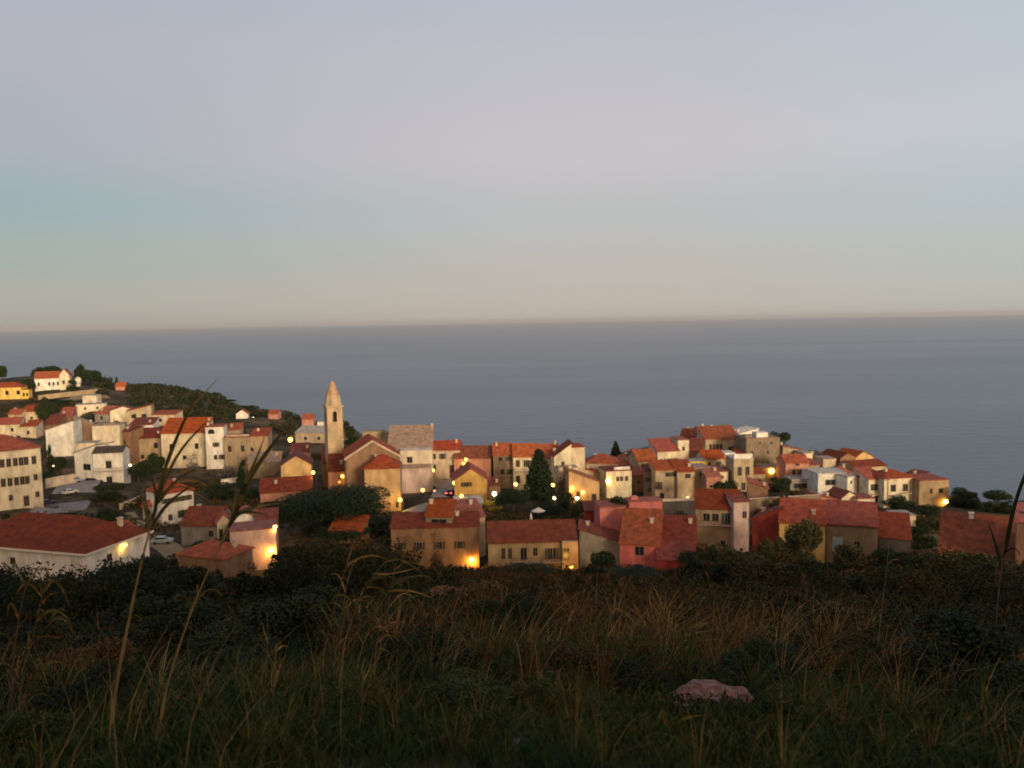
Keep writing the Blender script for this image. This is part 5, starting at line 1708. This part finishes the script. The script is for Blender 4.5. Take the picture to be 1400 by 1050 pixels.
# ------------------------------------------------------------------ small village things
um = P(736, 706, 188)
o = empty('parasol', 'whitish open parasol in the dark garden behind the terrace roof', 'parasol', (um.x, um.y, tz1(um.x, um.y)))
zt_ = P(736, 694, 188).z - o.location.z
MB().tube([(0, 0, -.2), (0, 0, zt_)], .04, 6).build('pole', M_METAL, o)
cn = MB()
cn.v = [Vector((0, 0, zt_ + .1))] + [Vector((1.7 * math.cos(6.283 * i / 8), 1.7 * math.sin(6.283 * i / 8), zt_ - .75)) for i in range(8)] + [Vector((0, 0, zt_))] + [
    Vector((1.66 * math.cos(6.283 * i / 8), 1.66 * math.sin(6.283 * i / 8), zt_ - .8)) for i in range(8)]
for i in range(8):
    i2 = (i + 1) % 8
    cn.f += [[0, 1 + i, 1 + i2], [9, 10 + i2, 10 + i], [1 + i, 10 + i, 10 + i2, 1 + i2]]
cn.build('canopy', mat('parasol_cloth', (.62, .56, .52), .9), o)
st_ = P(726, 714, 184)
o = empty('garden_statue', 'small pale garden statue below the whitish parasol', 'statue', (st_.x, st_.y, tz1(st_.x, st_.y)))
zt_ = P(726, 703, 184).z - o.location.z
MB().box(-.35, .35, -.35, .35, -.3, zt_ - 1.2).build('plinth', wallm('pale'), o)
MB().tube([(0, 0, zt_ - 1.2), (.03, 0, zt_ - .7), (-.03, 0, zt_ - .35), (0, 0, zt_)], [.32, .24, .28, .10], 8).sphere((0, 0, zt_ + .14), .16, 8, 6).build('figure', mat('parasol_cloth', (.62, .56, .52)), o, smooth=True)
for lb, px_, pt, pb, d_ in (('grey wooden utility pole between the balcony houses', 1213, 654, 706, 212), ('thin utility pole beside the white two storey house behind the canes', 251, 640, 690, 222)):
    a, b = P(px_, pt, d_), P(px_, pb, d_)
    z0 = tz1(b.x, b.y)
    o = empty('utility_pole', lb, 'utility pole', (b.x, b.y, z0))
    MB().tube([(0, 0, -.5), (0, 0, a.z - z0)], [.16, .11], 8).build('pole', M_TWIG, o)
    MB().box(-.8, .8, -.06, .06, a.z - z0 - .5, a.z - z0 - .38).build('crossarm', M_TWIG, o)

# ------------------------------------------------------------------ street lamps and wall lamps
bpy.context.view_layer.update()
dg = bpy.context.evaluated_depsgraph_get()
WARM, WHITE, GOLD = (1, .46, .07), (1, .80, .42), (1, .58, .10)
HARD = ('wall', 'roof', 'pane', 'window', 'fascia', 'masonry', 'terrace_block')


def lamp(label, px, py, d, col, s, watt, r=.26, kind='auto', cat='street lamp'):
    """kind auto: bracket on the wall met by the line of sight near d, else a post rooted in the ground"""
    p = P(px, py, d)
    key = 'lamp_glow_%d_%d' % (int(col[2] * 100), s)
    em = emit(key, col, s * .45)
    r *= 1.35 if s >= 34 else 1.8
    on_wall = None
    if kind != 'post':
        dirv = p.normalized()
        org = dirv * 30
        for _ in range(40):
            hit, loc, nor, idx, ob, _m = scene.ray_cast(dg, org, dirv)
            if not hit or ob.name.split('.')[0] in HARD:
                break
            org = loc + dirv * .05
        if hit and abs(loc.y - d) < 22 and ob.name.split('.')[0] in HARD:
            nh = Vector((nor.x, nor.y, 0))
            nh = nh.normalized() if nh.length > .2 else Vector((0, -1, 0))
            if nh.dot(dirv) > 0:
                nh = -nh
            on_wall = (loc, nh)
    if on_wall:
        loc, nh = on_wall
        q = loc - dirv * .9
        ang = math.atan2(nh.y, nh.x)
        o = empty('wall_lamp', label, 'wall lamp', tuple(q), ang)
        MB().tube([(-1.0, 0, .1), (-.4, 0, .45), (0, 0, .42), (0, 0, .2)], .03, 6).build('bracket', M_METAL, o)
    else:
        z0 = tz1(p.x, p.y)
        o = empty('street_lamp', label, cat, (p.x, p.y, z0))
        hh = p.z - z0
        MB().tube([(.75, .1, -.4), (.75, .1, hh + .25), (.5, .06, hh + .55), (0, 0, hh + .42)], [.08, .06, .05, .04], 7).build('pole', M_METAL, o)
        q = Vector((0, 0, hh))
    oz = Vector((0, 0, 0)) if on_wall else q
    MB().add([(oz.x + .34 * math.cos(6.283 * i / 8), oz.y + .34 * math.sin(6.283 * i / 8), oz.z + r * .75 + .02) for i in range(8)] + [
        (oz.x + .08 * math.cos(6.283 * i / 8), oz.y + .08 * math.sin(6.283 * i / 8), oz.z + .42) for i in range(8)],
        [(i, (i + 1) % 8, 8 + (i + 1) % 8, 8 + i) for i in range(8)] + [tuple(range(8, 16))]).build('lamp_shade', M_METAL, o)
    MB().sphere(oz, r, 10, 7).build('bulb', em, o, smooth=True)
    if watt:
        ld = bpy.data.lights.new('lamp_light', 'POINT')
        ld.energy = watt * (.5 if s >= 26 else .38)
        ld.color = col
        ld.shadow_soft_size = .3
        lo_ = bpy.data.objects.new('lamp_light', ld)
        COL.objects.link(lo_)
        lo_.parent = o
        lo_.location = oz + Vector((0, 0, -.6 if on_wall else -.75))
        if not on_wall:
            lo_.location.y -= .3
    return o


lamp('strong warm street lamp on the slope above the orange house', 397, 601, 272, WARM, 22, 500, .42, 'post')
lamp('pale street lamp on the far wooded headland', 346, 572, 470, WHITE, 16, 200, .42, 'post')
lamp('yellow lamp on the corner of the orange gabled house', 428, 646, 221, GOLD, 14, 350, .26)
lamp('yellow lamp above its fainter twin on the low house under the bell tower', 468, 651, 221, GOLD, 14, 160, .25)
lamp('faint lamp just below the yellow one under the bell tower', 464, 659, 220, GOLD, 4, 30, .18)
lamp('yellow lamp at the end wall of the church near the grey house', 592, 643, 236, GOLD, 14, 220, .26)
lamp('yellow lamp low on the church street beside the small bright roof', 578, 670, 215, GOLD, 14, 250, .26, 'post')
lamp('lamp at the lower corner of the hipped block before the church', 547, 683, 203, GOLD, 14, 1300, .26, 'post')
lamp('lamp beside the upper window of the yellow gable house', 621, 660, 213, GOLD, 14, 300, .25)
lamp('lamp beside the lower window of the yellow gable house', 631, 678, 213, GOLD, 14, 350, .25)
lamp('higher of two lamps under the dull pink eaves', 637, 628, 248, GOLD, 14, 120, .25)
lamp('lower of two lamps under the dull pink eaves', 634, 634, 248, GOLD, 14, 120, .25)
lamp('white street lamp over the yellow flowering bush', 676, 675, 205, WHITE, 30, 420, .30, 'post')
lamp('lamp in front of the cream row house beside the conifer', 705, 662, 228, GOLD, 18, 420, .28, 'post')
lamp('yellow lamp close beside the big black conifer', 756, 663, 214, GOLD, 14, 180, .25, 'post')
lamp('white lamp low in the dark garden below the conifer', 758, 681, 206, WHITE, 22, 160, .26, 'post')
lamp('golden glow lamp on the orange lit wall', 782, 667, 219, WARM, 14, 900, .30)
lamp('brightest white lamp of the cluster at the orange lit house', 789, 681, 213, WHITE, 34, 420, .32, 'post')
lamp('oval yellow lamp of the cluster near the house door', 797, 673, 217, GOLD, 16, 220, .26)
lamp('bright lamp on the corner of the white terrace house', 832, 658, 241, GOLD, 26, 900, .42)
lamp('strong orange street lamp in the middle of the hump', 1055, 644, 256, WARM, 26, 1100, .50)
lamp('bright corner lamp of the square tan house near the sea', 1293, 686, 222, WARM, 34, 1300, .48)
lamp('upper wall lamp above the peach house', 376, 720, 157, WARM, 34, 700, .28)
lamp('strong lower lamp flooding the peach house wall', 371, 752, 154.5, WARM, 40, 1500, .34)
lamp('upper lamp flooding the long brown building', 645, 765, 163, WARM, 34, 2600, .34)
lamp('lower round lamp before the long brown building', 644, 780, 150, GOLD, 22, 120, .20, 'post')
lamp('orange lamp at the end of the long terrace house', 781, 775, 154, WARM, 16, 1300, .18, 'post')
lamp('yellow porch lamp of the large villa', 170, 745, 146, GOLD, 14, 260, .24)
lamp('small white lamp between balcony house and green trees', 178, 636, 248, WHITE, 16, 80, .20, 'post')
lamp('tiny pale lamp in the hedge beside the school', 73, 637, 252, WHITE, 4, 20, .16, 'post')
lamp('faint pinkish lamp on the church street by the grey house', 594, 671, 226, (1, .5, .35), 3, 20, .2, 'post')
lamp('warm light on the low wall beside the wide beige house', 940, 680, 226, WHITE, 3, 160, .24)

# ------------------------------------------------------------------ sky, sun
SUN_EL, SUN_AZ = 10.5, 205.0        # azimuth clockwise from the viewing direction (+Y): behind the camera, a little to the right would be < 180
w = bpy.data.worlds.new('World')
scene.world = w
w.use_nodes = True
nt = w.node_tree
bg = nt.nodes['Background']
tc = nt.nodes.new('ShaderNodeTexCoord')
sp_ = nt.nodes.new('ShaderNodeSeparateXYZ')
nt.links.new(tc.outputs['Generated'], sp_.inputs[0])


def sl(r, g, b):
    f = lambda c: ((c / 255 + .055) / 1.055) ** 2.4 if c > 10 else c / 255 / 12.92
    return (f(r), f(g), f(b), 1)


def wramp(pts):
    r = nt.nodes.new('ShaderNodeValToRGB')
    r.color_ramp.interpolation = 'EASE'
    e = r.color_ramp.elements
    e[0].position, e[0].color = pts[0]
    e[1].position, e[1].color = pts[-1]
    for p, c in pts[1:-1]:
        q = e.new(p)
        q.color = c
    nt.links.new(sp_.outputs['Z'], r.inputs[0])
    return r


ra = wramp([(0.0, sl(183, 172, 161)), (.02, sl(187, 178, 168)), (.055, sl(186, 181, 173)), (.12, sl(184, 185, 186)), (.20, sl(195, 190, 194)), (.28, sl(188, 187, 194)), (.36, sl(180, 184, 196)), (.6, sl(140, 150, 178)), (1.0, sl(105, 118, 155))])
rbl = wramp([(0.0, sl(164, 160, 150)), (.03, sl(170, 170, 159)), (.08, sl(158, 172, 166)), (.13, sl(152, 171, 176)), (.20, sl(166, 172, 182)), (.28, sl(172, 174, 186)), (.36, sl(168, 174, 187)), (.6, sl(130, 145, 172)), (1.0, sl(105, 118, 155))])
mx1 = nt.nodes.new('ShaderNodeMapRange')      # blend towards the cooler sky on the left
mx1.interpolation_type = 'SMOOTHSTEP'
mx1.inputs['From Min'].default_value = -.62
mx1.inputs['From Max'].default_value = .10
nt.links.new(sp_.outputs['X'], mx1.inputs['Value'])
m1 = nt.nodes.new('ShaderNodeMix')
m1.data_type = 'RGBA'
nt.links.new(mx1.outputs[0], m1.inputs['Factor'])
nt.links.new(rbl.outputs[0], m1.inputs[6])
nt.links.new(ra.outputs[0], m1.inputs[7])
rx = nt.nodes.new('ShaderNodeMapRange')
rx.interpolation_type = 'SMOOTHSTEP'
rx.inputs['From Min'].default_value = .12
rx.inputs['From Max'].default_value = .55
nt.links.new(sp_.outputs['X'], rx.inputs['Value'])
m1b = nt.nodes.new('ShaderNodeMix')
m1b.data_type = 'RGBA'
m1b.blend_type = 'MULTIPLY'
m1b.inputs[7].default_value = (.95, 1.06, 1.08, 1)
nt.links.new(rx.outputs[0], m1b.inputs['Factor'])
nt.links.new(m1.outputs[2], m1b.inputs[6])
m1 = m1b
# afterglow behind the viewpoint
dt = nt.nodes.new('ShaderNodeVectorMath')
dt.operation = 'DOT_PRODUCT'
nt.links.new(tc.outputs['Generated'], dt.inputs[0])
sunv = Vector((math.sin(R(SUN_AZ - 40)) * math.cos(R(8)), math.cos(R(SUN_AZ - 40)) * math.cos(R(8)), math.sin(R(8))))
dt.inputs[1].default_value = sunv
gl = nt.nodes.new('ShaderNodeMapRange')
gl.interpolation_type = 'SMOOTHSTEP'
gl.inputs['From Min'].default_value = .25
gl.inputs['From Max'].default_value = 1.0
nt.links.new(dt.outputs['Value'], gl.inputs['Value'])
m2 = nt.nodes.new('ShaderNodeMix')
m2.data_type = 'RGBA'
m2.inputs[7].default_value = (1.3, .85, .45, 1)
nt.links.new(gl.outputs[0], m2.inputs['Factor'])
nt.links.new(m1.outputs[2], m2.inputs[6])
# a little of the physical sky
sky = nt.nodes.new('ShaderNodeTexSky')
sky.sky_type = 'NISHITA'
sky.sun_disc = False
sky.sun_elevation = R(2.0)
sky.sun_rotation = R(165)
sc2 = nt.nodes.new('ShaderNodeMix')
sc2.data_type = 'RGBA'
sc2.blend_type = 'ADD'
sc2.inputs['Factor'].default_value = .004
nt.links.new(m2.outputs[2], sc2.inputs[6])
nt.links.new(sky.outputs[0], sc2.inputs[7])
nt.links.new(sc2.outputs[2], bg.inputs['Color'])
bg.inputs['Strength'].default_value = 1.05

sd = bpy.data.lights.new('sun', 'SUN')
sd.energy = 4.0
sd.angle = R(12)
sd.color = (1.0, .77, .49)
so = bpy.data.objects.new('sun', sd)
COL.objects.link(so)
az = R(152)
dirv = Vector((math.sin(az) * math.cos(R(SUN_EL)), math.cos(az) * math.cos(R(SUN_EL)), math.sin(R(SUN_EL))))
so.rotation_euler = dirv.to_track_quat('Z', 'Y').to_euler()
so.location = dirv * 50

hz = bpy.data.materials.new('haze_air')
hz.use_nodes = True
hn = hz.node_tree
hn.nodes.remove(hn.nodes['Principled BSDF'])
pv = hn.nodes.new('ShaderNodeVolumePrincipled')
pv.inputs['Color'].default_value = (.66, .69, .74, 1)
pv.inputs['Density'].default_value = 1.9e-5
hn.links.new(pv.outputs[0], hn.nodes['Material Output'].inputs['Volume'])
hb = MB().box(-95000, 95000, -95000, 95000, -275, 60).build('haze', hz)
tag(hb, 'thin evening haze over the sea', kind='stuff')

# ------------------------------------------------------------------ render settings
scene.view_settings.view_transform = 'Standard'
scene.view_settings.look = 'None'
scene.view_settings.exposure = 0
scene.view_settings.gamma = 1
scene.cycles.filter_width = 1.6
scene.cycles.max_bounces = 6
scene.cycles.use_denoising = True
